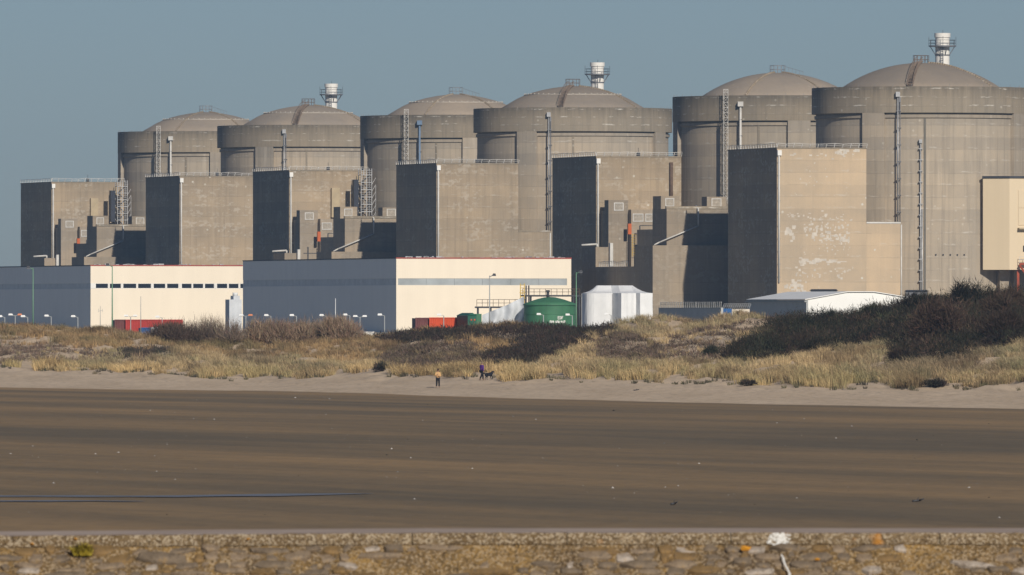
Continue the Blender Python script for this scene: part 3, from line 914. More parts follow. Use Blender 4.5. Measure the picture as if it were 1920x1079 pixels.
# ---------------------------------------------------------------- cream clad tower on red steel at the right edge
def cream_tower():
    p1 = Vector(((1843 - 960) * K * 2181.5, 2181.5, 0)); root = empty('clad_tower', p1)
    tag(root, 'cream clad tower raised on red steel legs at the right edge', 'tower')
    z0, z1 = 18.5, 35.9
    a_ = Vector((0, 0)); b_ = a_ + Vector((0.95, -0.31)) * 5.25; c_ = b_ + Vector((0.961, 0.275)) * 15; d_ = c_ + Vector((-0.275, 0.961)) * 9; e_ = d_ + Vector((-0.961, -0.275)) * 15
    MB().prism([a_, b_, c_, d_, e_], z0, z1).build('cladding', M['cream_tower'], root)
    s = 1.01
    MB().prism([a_ + Vector((-.15, -.1)), b_ + Vector((0, -.15)), c_ + Vector((.15, -.1)), d_ + Vector((.1, .1)), e_ + Vector((-.1, .1))], z1 + 0.003, z1 + 0.45).build('roof_edge', M['darksteel'], root)
    ex = Vector((0.961, 0.275, 0)); nn = Vector((0.275, -0.961, 0)); bb = Vector((b_.x, b_.y, 0))
    def pan(x0, x1, za, zb, dep, name, mat):
        q = [bb + ex * x0, bb + ex * x1, bb + ex * x1 + nn * dep, bb + ex * x0 + nn * dep]
        return MB().prism([(v.x, v.y) for v in q], za, zb).build(name, mat, root)
    pan(1.75, 4.9, 27.0, 30.2, 0.12, 'wall_panel', M['cream_tower'])
    pan(1.75, 4.9, 30.3, 33.6, 0.12, 'wall_panel', M['cream_tower'])
    pan(1.6, 6.0, 26.2, 26.5, 1.1, 'canopy', M['beigeduct'])
    pan(2.7, 3.9, 21.9, 23.1, 0.06, 'window', M['glass'])
    # steel frame underneath
    def P(x0, y0, z): v = bb + ex * x0 - nn * y0; return (v.x, v.y, z)
    for x0 in (1.9, 7, 12):
        for yy in (0.5, 7.5): MB().tube(P(x0, yy, 6), P(x0, yy, z0), 0.32, 4).build('steel_leg', M['redsteel'], root)
    MB().tube(P(1.7, -0.9, 19.6), P(12, -0.9, 19.6), 0.28, 4).build('steel_beam', M['redsteel'], root)
    MB().tube(P(1.7, -0.9, 19.4), P(6.5, -0.9, 13), 0.25, 4).build('steel_brace', M['redsteel'], root)
    MB().tube(P(12, -0.9, 19.4), P(7, -0.9, 13), 0.25, 4).build('steel_brace', M['redsteel'], root)
    m = MB()
    for k in range(12): m.tube(P(1.7 + k, -1.0, 19.8), P(1.7 + k, -1.0, 21.0), 0.05, 4)
    for z in (20.4, 21.0): m.tube(P(1.7, -1.0, z), P(12.7, -1.0, z), 0.045, 4)
    m.build('railing', M['whitepipe'], root)
    q = [P(-0.6, 4, 0), P(1.2, 4, 0), P(1.2, 8.5, 0), P(-0.6, 8.5, 0)]
    MB().prism([(v[0], v[1]) for v in q], 6, 18.4).build('concrete_pier', M['conc_annex'], root)
cream_tower()

# ---------------------------------------------------------------- the yard in front of the halls
YARD = 1650.0
def yard_pt(px, Y=YARD):
    return ((px - 960) * K * Y, Y, PLAT_Z)

def top_of(py, Y):
    return CAMZ + (HY - py) * K * Y

def container(px0, px1, py_top, Y, depth, mat, label, name='shipping_container', rz=RZ):
    """corrugated steel box with corner posts and doors; front face spans px0..px1"""
    x0 = (px0 - 960) * K * Y
    L = (px1 - px0) * K * Y / math.cos(rz)
    zt = top_of(py_top, Y); z0 = PLAT_Z
    root = empty(name, (x0, Y, z0), rz)
    tag(root, label, 'container')
    H = zt - z0
    # corrugated front
    m = MB(); n = max(6, int(L / 0.28)); vs = []
    for k in range(n + 1):
        for j, (f, dy) in enumerate(((0.0, 0.0), (0.3, 0.0), (0.5, 0.06), (0.8, 0.06))):
            xx = min(L - 0.12, 0.12 + (L - 0.24) * (k + f) / n)
            vs.append((xx, 0.05 + dy))
    pv = [(x_, y_, 0.18) for x_, y_ in vs] + [(x_, y_, H - 0.14) for x_, y_ in vs]
    q = len(vs)
    m.add(pv, [(i, i + 1, q + i + 1, q + i) for i in range(q - 1)])
    m.build('corrugated_side', mat, root)
    MB().box(0.1, L - 0.1, 0.12, depth - 0.1, 0.1, H - 0.08).build('body', mat, root)
    for xx in (0, L - 0.12):
        MB().box(xx, xx + 0.12, 0, 0.12, 0, H).build('corner_post', mat, root)
    MB().box(0.122, L - 0.122, 0, 0.11, H - 0.14, H).build('top_rail', mat, root)
    MB().box(0.122, L - 0.122, 0, 0.11, 0.02, 0.18).build('bottom_rail', mat, root)
    return root
container(215, 235, 599.5, 1700, 2.4, M['maroon'], 'maroon container at the left end of the red one')
container(235.5, 342, 599.5, 1700, 2.4, M['redbox'], 'long red container in front of the windowed hall')
container(265.5, 283, 614.5, 1680, 2.4, M['bluebox'], 'small blue container in front of the red one')
container(779, 804.5, 596, 1700, 2.4, M['maroon'], 'maroon container beside the orange-red one, in front of the middle hall')
container(805, 876, 595.5, 1700, 2.4, M['orangebox'], 'orange-red container left of the green cabin')

def silver_tank():
    x, y, z = yard_pt(281, 1684)
    root = empty('small_tank', (x, y, z)); tag(root, 'small pale rounded tank beside the blue container', 'tank')
    m = MB()
    prof = [(0.01, -0.65), (0.3, -0.62), (0.45, -0.5), (0.5, -0.4), (0.5, 0.4), (0.45, 0.5), (0.3, 0.62), (0.01, 0.65)]
    n = 14; vs = []
    for r, t_ in prof:
        for i in range(n):
            a_ = 2 * math.pi * i / n
            vs.append((t_ + 0.65, math.cos(a_) * r, 1.15 + math.sin(a_) * r))
    fs = [(j * n + i, j * n + (i + 1) % n, (j + 1) * n + (i + 1) % n, (j + 1) * n + i) for j in range(len(prof) - 1) for i in range(n)]
    m.add(vs, fs, True); m.build('vessel', M['lamphead'], root)
    for xx in (0.25, 0.95): MB().box(xx, xx + 0.15, -0.4, 0.4, 0, 0.75).build('saddle', M['steel'], root)
silver_tank()

def grey_silo():
    Y = 2150; x = (430 - 960) * K * Y
    root = empty('grey_silo', (x, Y, PLAT_Z), RZ)
    tag(root, 'pale grey stepped plant room between the two halls', 'silo')
    w = 24 * K * Y
    MB().box(0, w, 0, 3, 0, top_of(562, Y) - PLAT_Z).build('body', M['tarp_grey'], root)
    MB().box(0.9, w - 0.3, 0.3, 2.6, top_of(562, Y) - PLAT_Z + 0.003, top_of(555, Y) - PLAT_Z).build('head', M['tarp_grey'], root)
    MB().tube((w * 0.6, 1.2, top_of(555, Y) - PLAT_Z), (w * 0.6, 1.2, top_of(549, Y) - PLAT_Z), 0.5, 10).build('vent', M['lamphead'], root)
grey_silo()

def green_cabin():
    Y = 1695; x = (877 - 960) * K * Y
    root = empty('green_cabin', (x, Y, PLAT_Z), RZ); tag(root, 'dark green cabin between the orange-red container and tarpaulin', 'cabin')
    w = 17 * K * Y; d = 6; zt = top_of(592, Y) - PLAT_Z; zr = top_of(587, Y) - PLAT_Z
    m = MB(); m.box(0, w, 0, d, 0, zt); m.build('walls', M['greenbox'], root)
    m = MB(); vs = [(-0.1, -0.1, zt + 0.003), (w + 0.1, -0.1, zt + 0.003), (w + 0.1, d, zt + 0.003), (-0.1, d, zt + 0.003), (w * 0.6, 0.2, zr), (w * 0.6, d, zr)]
    m.add(vs, [(0, 1, 4), (1, 2, 5, 4), (2, 3, 5), (3, 0, 4, 5), (3, 2, 1, 0)]); m.build('roof', M['greenbox'], root)
    MB().box(w, w + 0.9, 0.4, d - 1, 0, zr - 0.15).build('rear_bay', M['tank'], root)
    for k in (0.45, 0.95): MB().box(k, k + 0.2, -0.06, -0.003, zt - 0.75, zt - 0.52).build('red_light', M['orangebox'], root)
    for k in (0.35, 0.75): MB().box(k, k + 0.18, -0.05, -0.003, 0.4, 1.5).build('door_bar', M['lamphead'], root)
green_cabin()

def green_tank():
    Y = 1700; cx = (1031 - 960) * K * Y; r = 49 * K * Y
    root = empty('green_storage_tank', (cx, Y, PLAT_Z)); tag(root, 'round green storage tank with white lettering and domed roof', 'tank')
    zs, zt = top_of(570.5, Y) - PLAT_Z, top_of(557, Y) - PLAT_Z
    MB().lathe([(r, 0), (r, zs)], 64).build('shell', M['tank'], root)
    MB().lathe([(r + 0.06, zs - 0.12), (r + 0.06, zs + 0.02), (r * 0.8, zs + (zt - zs) * 0.32), (r * 0.5, zs + (zt - zs) * 0.68), (r * 0.2, zs + (zt - zs) * 0.94), (0.01, zt)], 64).build('roof', M['tank'], root)
    for q in (0.36, 0.70): MB().lathe([(r + 0.01, zs * q - 0.05), (r + 0.045, zs * q - 0.03), (r + 0.045, zs * q + 0.03), (r + 0.01, zs * q + 0.05)], 64, smooth=False).build('weld_seam', M['tank'], root)
    MB().lathe([(r, zs - 0.2), (r + 0.14, zs - 0.2), (r + 0.14, zs - 0.06), (r, zs - 0.06)], 64, smooth=False).build('top_angle', M['tank'], root)
    nz = MB().tube((-0.3, -0.6, zt - 0.1), (-0.3, -0.6, zt + 0.75), 0.22, 8).build('roof_vent', M['darksteel'], root)
    MB().box(-0.6, 0.0, -0.9, -0.3, zt + 0.75, zt + 1.0).build('vent_cap', M['darksteel'], nz)
    # painted lettering, built on the shell
    def strokes(txt_px, z0, h, bits, name):
        m = MB()
        for (a0, b0, a1, b1) in bits:
            p = []
            for (aa, bb) in ((a0, b0), (a1, b1)):
                px = txt_px + aa * h / (K * Y)
                xx = (px - 960) * K * Y - cx
                p.append(Vector((xx, -math.sqrt(max(0.1, (r + 0.04) ** 2 - xx * xx)), z0 + bb * h)))
            m.tube(p[0], p[1], 0.055, 4)
        m.build(name, M['white'], root)
    E = [(0, 0, 0, 1), (0, 1, .5, 1), (0, .5, .4, .5), (0, 0, .5, 0)]
    D = [(.7, 0, .7, 1), (.7, 1, 1.1, .8), (1.1, .8, 1.1, .2), (1.1, .2, .7, 0)]
    F = [(1.35, 0, 1.35, 1), (1.35, 1, 1.8, 1), (1.35, .52, 1.7, .52)]
    z_e = top_of(599, Y) - PLAT_Z
    strokes(1046, z_e, 0.42, E + D + F, 'lettering')
    z_l = top_of(606, Y) - PLAT_Z
    word = []
    xo = 0
    for ch in range(9):
        if ch == 3 or ch == 6: xo += 0.35
        g_ = [[(0, 0, 0, 1), (0, 1, .45, 1), (.45, 1, .45, 0), (0, .5, .45, .5)], [(0, 0, 0, 1), (0, 0, .45, 0), (.45, 0, .45, 1)], [(0, 0, 0, 1), (0, 1, .45, .7), (.45, .7, 0, .45), (0, .45, .45, 0)], [(0, 0, .22, 1), (.22, 1, .45, 0)]][ch % 4]
        word += [(a_ + xo, b_, c_ + xo, d_) for a_, b_, c_, d_ in g_]; xo += 0.68
    strokes(1031, z_l, 0.34, word, 'lettering')
    for dx in (-r - 0.1,): pass
green_tank()

def scaffold(label, px0, px1, py_deck, py_rail, Y, posts, yellow_px=None, depth=3.0):
    root = empty('scaffold', ((px0 - 960) * K * Y, Y, PLAT_Z)); tag(root, label, 'scaffold')
    w = (px1 - px0) * K * Y
    zd = top_of(py_deck, Y) - PLAT_Z; zr = top_of(py_rail, Y) - PLAT_Z
    MB().box(-0.3, w + 0.3, -0.4, 0.6, zd - 0.25, zd).build('walkway', M['darksteel'], root)
    m = MB()
    n = max(4, int(w / 0.8))
    for k in range(n + 1):
        m.tube((w * k / n, -0.35, zd), (w * k / n, -0.35, zr), 0.05, 4)
    for q in (0.5, 1.0): m.tube((0, -0.35, zd + (zr - zd) * q), (w, -0.35, zd + (zr - zd) * q), 0.05, 4)
    m.build('railing', M['rust'], root)
    for k, px in enumerate(posts):
        xx = (px - px0) * K * Y
        MB().tube((xx, -0.2, 0), (xx, -0.2, zd - 0.25), 0.16, 6).build('post', M['darksteel'], root)
    if yellow_px:
        xx = (yellow_px - px0) * K * Y
        m = MB()
        for dx in (-0.3, 0.3): m.tube((xx + dx, -0.6, 0), (xx + dx, -0.6, zr + 0.8), 0.08, 4)
        for z in np.arange(0.3, zr + 0.8, 0.42): m.tube((xx - 0.3, -0.6, z), (xx + 0.3, -0.6, z), 0.06, 4)
        for z in np.arange(0.8, zr, 0.85):
            m.tube((xx - 0.42, -0.6, z), (xx - 0.42, -1.1, z), 0.05, 4); m.tube((xx + 0.42, -0.6, z), (xx + 0.42, -1.1, z), 0.05, 4); m.tube((xx - 0.42, -1.1, z), (xx + 0.42, -1.1, z), 0.05, 4)
        m.build('yellow_ladder', M['yellow'], root)
        for dx in (0.55, 0.95): MB().tube((xx + dx, -0.3, 0), (xx + dx, -0.3, zr + 0.5), 0.11, 6).build('riser_pipe', M['darksteel'], root)
    return root
scaffold('black steel walkway with yellow ladder over the green tank', 980, 1087, 553.5, 542, 1704.5, (985, 995, 1075, 1086), 979.5)
scaffold('low rusty railed walkway above the grey tarpaulin', 894, 976, 575, 562, 1706, (896, 920, 950, 974))

def sheet_prism(name, pts, z_eave, z_ridge_fn, mat, root, folds=0.12, n=5):
    """tarpaulin wall following a plan polyline, with sagging folds"""
    m = MB(); P = []
    for (a_, b_) in zip(pts[:-1], pts[1:]):
        a_ = Vector(a_); b_ = Vector(b_); nn = Vector((b_.y - a_.y, -(b_.x - a_.x))).normalized()
        for k in range(n):
            q = k / n
            P.append(a_.lerp(b_, q) + nn * folds * (R.random() - 0.5) * 2)
    P.append(Vector(pts[-1]))
    rows = 6; vs = []
    for j in range(rows + 1):
        for p in P:
            vs.append((p.x + 0.05 * (R.random() - .5), p.y + folds * 0.6 * (R.random() - .5), z_eave * j / rows))
    q = len(P)
    m.add(vs, [(j * q + i, j * q + i + 1, (j + 1) * q + i + 1, (j + 1) * q + i) for j in range(rows) for i in range(q - 1)], False)
    o = m.build(name, mat, root)
    return o, P

def white_tent():
    Y = 1720
    x0 = (1090 - 960) * K * Y
    root = empty('wrapped_tank', (x0, Y, PLAT_Z)); tag(root, 'large white tarpaulin tent to the right of the green tank', 'tent')
    s = K * Y
    def X(px): return (px - 1090) * s
    ze, zr = top_of(550, Y) - PLAT_Z, top_of(535.5, Y) - PLAT_Z
    plan = [(X(1091), 6.5), (X(1094), 4.6), (X(1101), 3.4), (X(1114), 2.9), (X(1149), 2.7), (X(1165), 0.0), (X(1178), -.05), (X(1193), 0.0), (X(1200), -1.0), (X(1223), -0.6), (X(1222), 6)]
    sheet_prism('side_sheet', plan, ze, None, M['tarp'], root, 0.06, 3)
    # roof sheet rising to a short ridge
    ridge = [(X(1119), 7.0), (X(1119), 6.6), (X(1120), 6.3), (X(1122), 6.1), (X(1146), 6.0), (X(1160), 4.6), (X(1168), 4.5), (X(1183), 4.5), (X(1185), 4.5), (X(1186), 4.6), (X(1187), 6.5)]
    m = MB(); n = len(plan); vs = []
    for j in range(5):
        q = j / 4
        for (a_, b_) in zip(plan, ridge):
            sag = -0.26 * math.sin(math.pi * q)
            vs.append((a_[0] + (b_[0] - a_[0]) * q, a_[1] + (b_[1] - a_[1]) * q, ze + (zr - ze) * q + sag + 0.05 * (R.random() - .5) * (0 < j < 4)))
    m.add(vs, [(j * n + i, j * n + i + 1, (j + 1) * n + i + 1, (j + 1) * n + i) for j in range(4) for i in range(n - 1)], False)
    b = 4 * n
    vs2 = [vs[b + i] for i in range(n)] + [(X(1120), 8, zr), (X(1188), 8, zr)]
    m.add(vs2, [tuple(range(n)) + (n + 1, n)])
    m.build('roof_sheet', M['tarp'], root)
    for px in (1091, 1149, 1193, 1223):
        MB().tube((X(px), 2.6, 0), (X(px), 2.6, ze - 0.1), 0.06, 4).build('tent_pole', M['galv'], root)
white_tent()

def grey_tarp():
    Y = 1702; x0 = (904 - 960) * K * Y
    root = empty('sloping_tarpaulin', (x0, Y, PLAT_Z)); tag(root, 'grubby white sloping tarpaulin left of the green tank', 'tarpaulin')
    s = K * Y; L = 79 * s
    m = MB(); nx_, nz_ = 26, 8; vs = []
    for j in range(nz_ + 1):
        for i in range(nx_ + 1):
            q = i / nx_
            py_t = np.interp(q, [0, 0.25, 0.6, 0.85, 1.0], [591, 583, 572, 562, 556])
            zt = top_of(py_t, Y) - PLAT_Z
            fold = 0.45 * math.sin(q * 17 + 1.2 * math.sin(j * 0.7)) + 0.25 * (R.random() - .5)
            vs.append((q * L, fold * (1 - 0.25 * j / nz_) + 0.9 * (j / nz_), zt * j / nz_))
    w = nx_ + 1
    m.add(vs, [(j * w + i, j * w + i + 1, (j + 1) * w + i + 1, (j + 1) * w + i) for j in range(nz_) for i in range(nx_)], True)
    m.build('sheet', M['tarp_grey'], root)
    for q in (0.02, 0.5, 0.98): MB().tube((q * L, 1.2, 0), (q * L, 1.2, 2.0 + q * 2.0), 0.06, 4).build('prop', M['steel'], root)
grey_tarp()

def white_shed():
    Y = 1600; s = K * Y
    x0 = (1512 - 960) * s
    root = empty('white_shed', (x0, Y, PLAT_Z), RZ); tag(root, 'long white shed with shallow gable and blue-grey side', 'shed')
    ze, zr = top_of(562.5, Y) - PLAT_Z, top_of(548, Y) - PLAT_Z
    Wd = 2 * 108 * s / 0.961; Ln = 102 * s / 0.2752
    m = MB().add([(0, 0, 0), (Wd, 0, 0), (Wd, 0, ze), (Wd / 2 - 2.4, 0, zr - 0.06), (Wd / 2 + 1.5, 0, zr - 0.06), (0, 0, ze)], [(0, 1, 2, 4, 3, 5)])
    m.build('gable_wall', M['shedwhite'], root)
    MB().box(0, 0.2, 0.004, Ln, 0, ze - 0.02).build('side_wall', M['shedside'], root)
    MB().box(Wd - 0.2, Wd, 0.004, Ln, 0, ze - 0.02).build('side_wall', M['shedside'], root)
    m = MB().add([(-0.25, -0.25, ze), (-0.25, Ln, ze), (Wd / 2 - 2.4, Ln, zr), (Wd / 2 - 2.4, -0.25, zr), (Wd / 2 + 1.5, Ln, zr), (Wd / 2 + 1.5, -0.25, zr), (Wd + 0.25, -0.25, ze), (Wd + 0.25, Ln, ze)],
        [(0, 3, 2, 1), (3, 5, 4, 2), (5, 6, 7, 4)])
    rf = m.build('roof', M['shedwhite'], root)
    md = rf.modifiers.new('thickness', 'SOLIDIFY'); md.thickness = 0.1; md.offset = 1
    MB().box(-0.3, 0.04, -0.1, Ln, ze - 0.32, ze - 0.1).build('gutter', M['greypole'], root)
    MB().box(0.05, 0.22, -0.09, -0.003, 0, ze - 0.05).build('corner_trim', M['greypole'], root)
white_shed()

def dark_cabin(px0, px1, py, Y, label):
    x0 = (px0 - 960) * K * Y; w = (px1 - px0) * K * Y; zt = top_of(py, Y) - PLAT_Z
    root = empty('dark_cabin', (x0, Y, PLAT_Z)); tag(root, label, 'cabin', 'dark roofed cabins behind the white shed')
    MB().box(0.15, w - 0.15, 0.1, 3, 0, zt - 0.25).build('walls', M['steel'], root)
    MB().prism([(-0.1, -0.2), (w + 0.1, -0.2), (w + 0.1, 3.3), (-0.1, 3.3)], zt - 0.247, zt, [(0.3, 0.2), (w - 0.3, 0.2), (w - 0.3, 3), (0.3, 3)]).build('roof', M['darksteel'], root)
    MB().box(w * 0.3, w * 0.5, -0.02, 0.09, zt - 1.6, zt - 0.6).build('window', M['glass'], root)
dark_cabin(1519, 1571, 542.5, 1990, 'dark roofed cabin showing over the middle of the white shed')
dark_cabin(1697, 1741, 544, 1990, 'dark roofed cabin showing at the right end of the white shed')

def spiked_wall():
    Y = 1560; s = K * Y
    xn = (1352 - 960) * s; L = 112 * s / 0.275
    root = empty('spiked_wall', (xn, Y, PLAT_Z), RZ); tag(root, 'grey perimeter wall topped with slanted wire spikes', 'wall')
    zt = top_of(578.5, Y) - PLAT_Z
    MB().box(0, 0.3, 0, L, 0, zt).build('panel', M['shedside'], root)
    m = MB(); pts = []
    for k in range(34):
        y = L * (k + 0.5) / 34
        a_ = Vector((0.1, y, zt)); b_ = a_ + Vector((-0.35 + 0.15 * R.random(), -0.9, 0.85)); m.tube(a_, b_, 0.07, 4); pts.append(b_)
    for a_, b_ in zip(pts[:-1], pts[1:]):
        m.tube(a_, b_, 0.03, 4); m.tube(a_.lerp(b_, .5) - Vector((0, 0, .3)), b_ - Vector((0, 0, .3)), 0.03, 4)
    m.build('spike_row', M['whitepipe'], root)
    MB().box(-0.06, 0.36, 0, L, zt + 0.003, zt + 0.1).build('wall_cap', M['greypole'], root)
spiked_wall()
def guard_hut():
    Y = 1575; s = K * Y; x0 = (1352.5 - 960) * s
    root = empty('guard_hut', (x0, Y, PLAT_Z)); tag(root, 'small blue and cream hut between the spiked wall and white shed', 'hut')
    w1 = 20 * s; w2 = 53 * s; zt = top_of(579, Y) - PLAT_Z
    MB().box(0, w1, 0, 2.2, 0, zt).build('blue_wall', M['bluebox'], root)
    MB().box(w1 + 0.003, w2, -0.05, 2.2, 0, zt - 0.1).build('cream_wall', M['cream'], root)
    m = MB(); pts = []
    for k in range(14):
        a_ = Vector((0.1 + (w2 - 0.2) * k / 13, 0.2, zt - 0.1)); b_ = a_ + Vector((0.3, -0.1, 0.75)); m.tube(a_, b_, 0.045, 4); pts.append(b_)
    for a_, b_ in zip(pts[:-1], pts[1:]): m.tube(a_, b_, 0.03, 4); m.tube(a_ - Vector((.1, 0, .3)), b_ - Vector((.1, 0, .3)), 0.03, 4)
    m.build('spike_row', M['galv'], root)
guard_hut()

def wire_fence():
    Y = 1460; s = K * Y; x0 = (603 - 960) * s
    root = empty('white_wire_fence', (x0, Y, float(ground_z((640 - 960) * s, Y)))); tag(root, 'white tangled wire fence below the brown thicket', 'fence')
    L = 96 * s; z = top_of(622, Y) - root.location.z
    for k in range(9): MB().tube((L * k / 8, 0, -0.5), (L * k / 8 + 0.05, 0, z), 0.07, 5).build('post', M['white'], root)
    m = MB()
    for k in range(70):
        a_ = L * R.random(); m.tube((a_, 0.02, z * (0.3 + 0.65 * R.random())), (a_ + 0.3 + 0.5 * R.random(), 0.05, z * (0.3 + 0.68 * R.random())), 0.045, 4)
    for q in (0.35, 0.65, 0.95): m.tube((0, 0, z * q), (L, 0, z * q), 0.04, 4)
    m.build('fence_mesh', M['white'], root)
wire_fence()

# ---------------------------------------------------------------- lamp posts
def tall_lamp(px, py, Y, mat, label, side=1, head=True, r=0.085):
    x = (px - 960) * K * Y
    root = empty('street_lamp', (x, Y, PLAT_Z)); tag(root, label, 'lamp post', 'tall lamp posts')
    H = top_of(py, Y) - PLAT_Z
    MB().tube((0, 0, 0), (0, 0, H), r * 1.3, 8, r * 0.7).build('pole', mat, root)
    MB().box(-0.3, 0.3, -0.3, 0.3, 0, 0.15).build('base_plate', mat, root)
    if head:
        MB().tube((0, 0, H - 0.2), (side * 0.55, -0.1, H + 0.1), 0.06, 6).build('arm', mat, root)
        h = MB().prism([(side * 0.35, -0.45), (side * 0.95, -0.45), (side * 0.95, 0.25), (side * 0.35, 0.25)], H - 0.05, H + 0.3, [(side * 0.5, -0.3), (side * 0.85, -0.3), (side * 0.85, 0.1), (side * 0.5, 0.1)]).build('lamp_head', M['darksteel'], root)
        MB().box(side * 0.42, side * 0.88, -0.40, 0.1, H - 0.09, H - 0.053).build('lens', M['lamphead'], h)
tall_lamp(62, 503, 1650, M['greenpole'], 'tall green lamp post near the left edge of the photo', -1)
tall_lamp(210.5, 498, 1620, M['greenpole'], 'tall green lamp post in front of the windowed hall', -1)
tall_lamp(264, 556, 1600, M['greypole'], 'thin grey post standing before the red container', -1, False, 0.05)
tall_lamp(629, 560, 1500, M['lamphead'], 'thin white post in front of the grey hall side', 1, False, 0.05)
tall_lamp(918, 517, 1660, M['greypole'], 'tall grey lamp post in front of the middle cream hall', 1)
tall_lamp(1080.5, 511, 1640, M['greenpole'], 'tall green lamp post beside the green tank', 1)

def antenna_mast():
    Y = 1640; root = empty('antenna_mast', yard_pt(188, Y)); tag(root, 'thin antenna mast with cross bar before the windowed hall', 'antenna')
    H = top_of(574, Y) - PLAT_Z
    MB().tube((0, 0, 0), (0, 0, H), 0.07, 6, 0.03).build('mast', M['greypole'], root)
    MB().tube((-0.3, 0, H - 0.75), (0.35, 0, H - 0.65), 0.04, 4).build('cross_bar', M['greypole'], root)
    for dx in (-0.25, 0.3): MB().tube((dx, 0, H - 0.9), (dx, 0, H - 0.4), 0.03, 4).build('element', M['greypole'], root)
antenna_mast()

def short_lamp(px, py, Y, label, heads=1, amber=False, side=-1):
    x = (px - 960) * K * Y
    root = empty('yard_lamp', (x, Y, PLAT_Z)); tag(root, label, 'lamp post', 'low lamps along the fence')
    H = top_of(py, Y) - PLAT_Z
    MB().tube((0, 0, 0), (0, 0, H), 0.09, 6, 0.06).build('pole', M['greypole'], root)
    sides = (side,) if heads == 1 else (-1, 1)
    for i, sd_ in enumerate(sides):
        a_ = MB().tube((0, 0, H - 0.05), (sd_ * 0.45, -0.05, H + 0.1), 0.045, 4).build('arm', M['greypole'], root)
        h = MB().prism([(sd_ * 0.3, -0.2), (sd_ * 0.95, -0.2), (sd_ * 0.95, 0.15), (sd_ * 0.3, 0.15)], H + 0.03, H + 0.27, [(sd_ * 0.4, -0.14), (sd_ * 0.9, -0.14), (sd_ * 0.9, 0.1), (sd_ * 0.4, 0.1)]).build('lamp_head', M['lampamber'] if (amber and i == 1) else M['lamphead'], root)
        MB().box(sd_ * 0.38, sd_ * 0.86, -0.15, 0.1, H - 0.02, H + 0.027).build('lens', M['darksteel'] if heads == 2 else M['lamphead'], h)
LAMPS = [(9, 595, 1, False, 'low pale lamp at the very left edge'), (28.5, 592, 2, True, 'twin headed yard lamp with one orange head near the left edge'),
    (52, 595, 1, False, 'low pale lamp just left of the tall green post at the left edge'), (96, 594, 1, False, 'low pale lamp right of the tall green post at the left edge'),
    (146, 595, 1, False, 'low pale lamp before the grey end of the left hall'), (245, 594, 2, False, 'twin headed yard lamp above the red container'),
    (304, 596, 1, False, 'low lamp above the right end of the red container'), (461, 593, 2, True, 'twin headed yard lamp with orange head between the halls'),
    (508, 593, 1, False, 'low lamp above the brown thicket, nearest the hall corner'), (556, 593, 1, False, 'low lamp above the middle of the brown thicket'),
    (612, 593, 1, False, 'low lamp just left of the thin white post'), (656, 592, 1, False, 'low lamp right of the thin white post'),
    (675, 595, 2, False, 'twin headed yard lamp right of the brown thicket'), (721, 592, 1, False, 'low lamp near the corner of the middle hall'),
    (832, 592, 1, False, 'low lamp above the orange-red container'), (1019, 591, 1, False, 'low lamp before the left of the green tank'),
    (1073, 592, 1, False, 'low lamp before the right of the green tank'), (1146, 591, 1, False, 'low lamp before the white tarpaulin tent')]
for px, py, hd, am, lb in LAMPS: short_lamp(px, py, 1560 + (px * 7 % 40), lb, hd, am)

# ---------------------------------------------------------------- dune vegetation
def row_of(X, Y, Z): return 960 + X / (K * Y), HY + (CAMZ - Z) / (K * Y)

def in_poly(px, py, poly):
    c = np.zeros(px.shape, bool); n = len(poly); j = n - 1
    for i in range(n):
        xi, yi = poly[i]; xj, yj = poly[j]
        with np.errstate(divide='ignore', invalid='ignore'):
            t = ((yi > py) != (yj > py)) & (px < (xj - xi) * (py - yi) / (yj - yi + 1e-9) + xi)
        c ^= t; j = i
    return c

P_SCRUB = [  # dark scrub on the dunes (outline of its footing as the photograph shows it)
    [(690, 642), (760, 628), (900, 620), (1010, 615), (1120, 612), (1160, 622), (1110, 640), (1060, 660), (1000, 688), (905, 694), (890, 678), (950, 662), (990, 648), (860, 641), (760, 645)],
    [(1385, 676), (1400, 655), (1440, 632), (1500, 608), (1560, 600), (1600, 600), (1690, 590), (1740, 575), (1960, 565), (1960, 642), (1880, 652), (1800, 668), (1750, 680), (1690, 686), (1672, 668), (1700, 650), (1620, 648), (1520, 660), (1440, 682)],
    [(196, 672), (230, 658), (300, 654), (330, 660), (320, 672), (260, 676)]]
P_GREY = [[(700, 690), (720, 660), (800, 645), (880, 645), (905, 660), (900, 690), (840, 692), (770, 694)], [(1105, 668), (1120, 640), (1160, 622), (1230, 640), (1260, 668), (1230, 680), (1150, 684)]]
P_BARE = [[(1255, 678), (1240, 640), (1290, 622), (1370, 612), (1440, 592), (1505, 597), (1490, 615), (1430, 630), (1395, 650), (1375, 678)],
          [(-50, 684), (-40, 648), (30, 634), (110, 650), (210, 662), (190, 680), (60, 688)], [(1120, 668), (1130, 645), (1180, 632), (1230, 650), (1220, 668)]]

def sample_dunes(n, d0, d1, px0=-60, px1=1990):
    px = NR.uniform(px0, px1, n)
    d = NR.uniform(d0, d1, n)
    Y = shore_y(px) + d
    X = (px - 960) * K * Y
    Z = ground_z(X, Y)
    _, row = row_of(X, Y, Z)
    return px, d, X, Y, Z, row

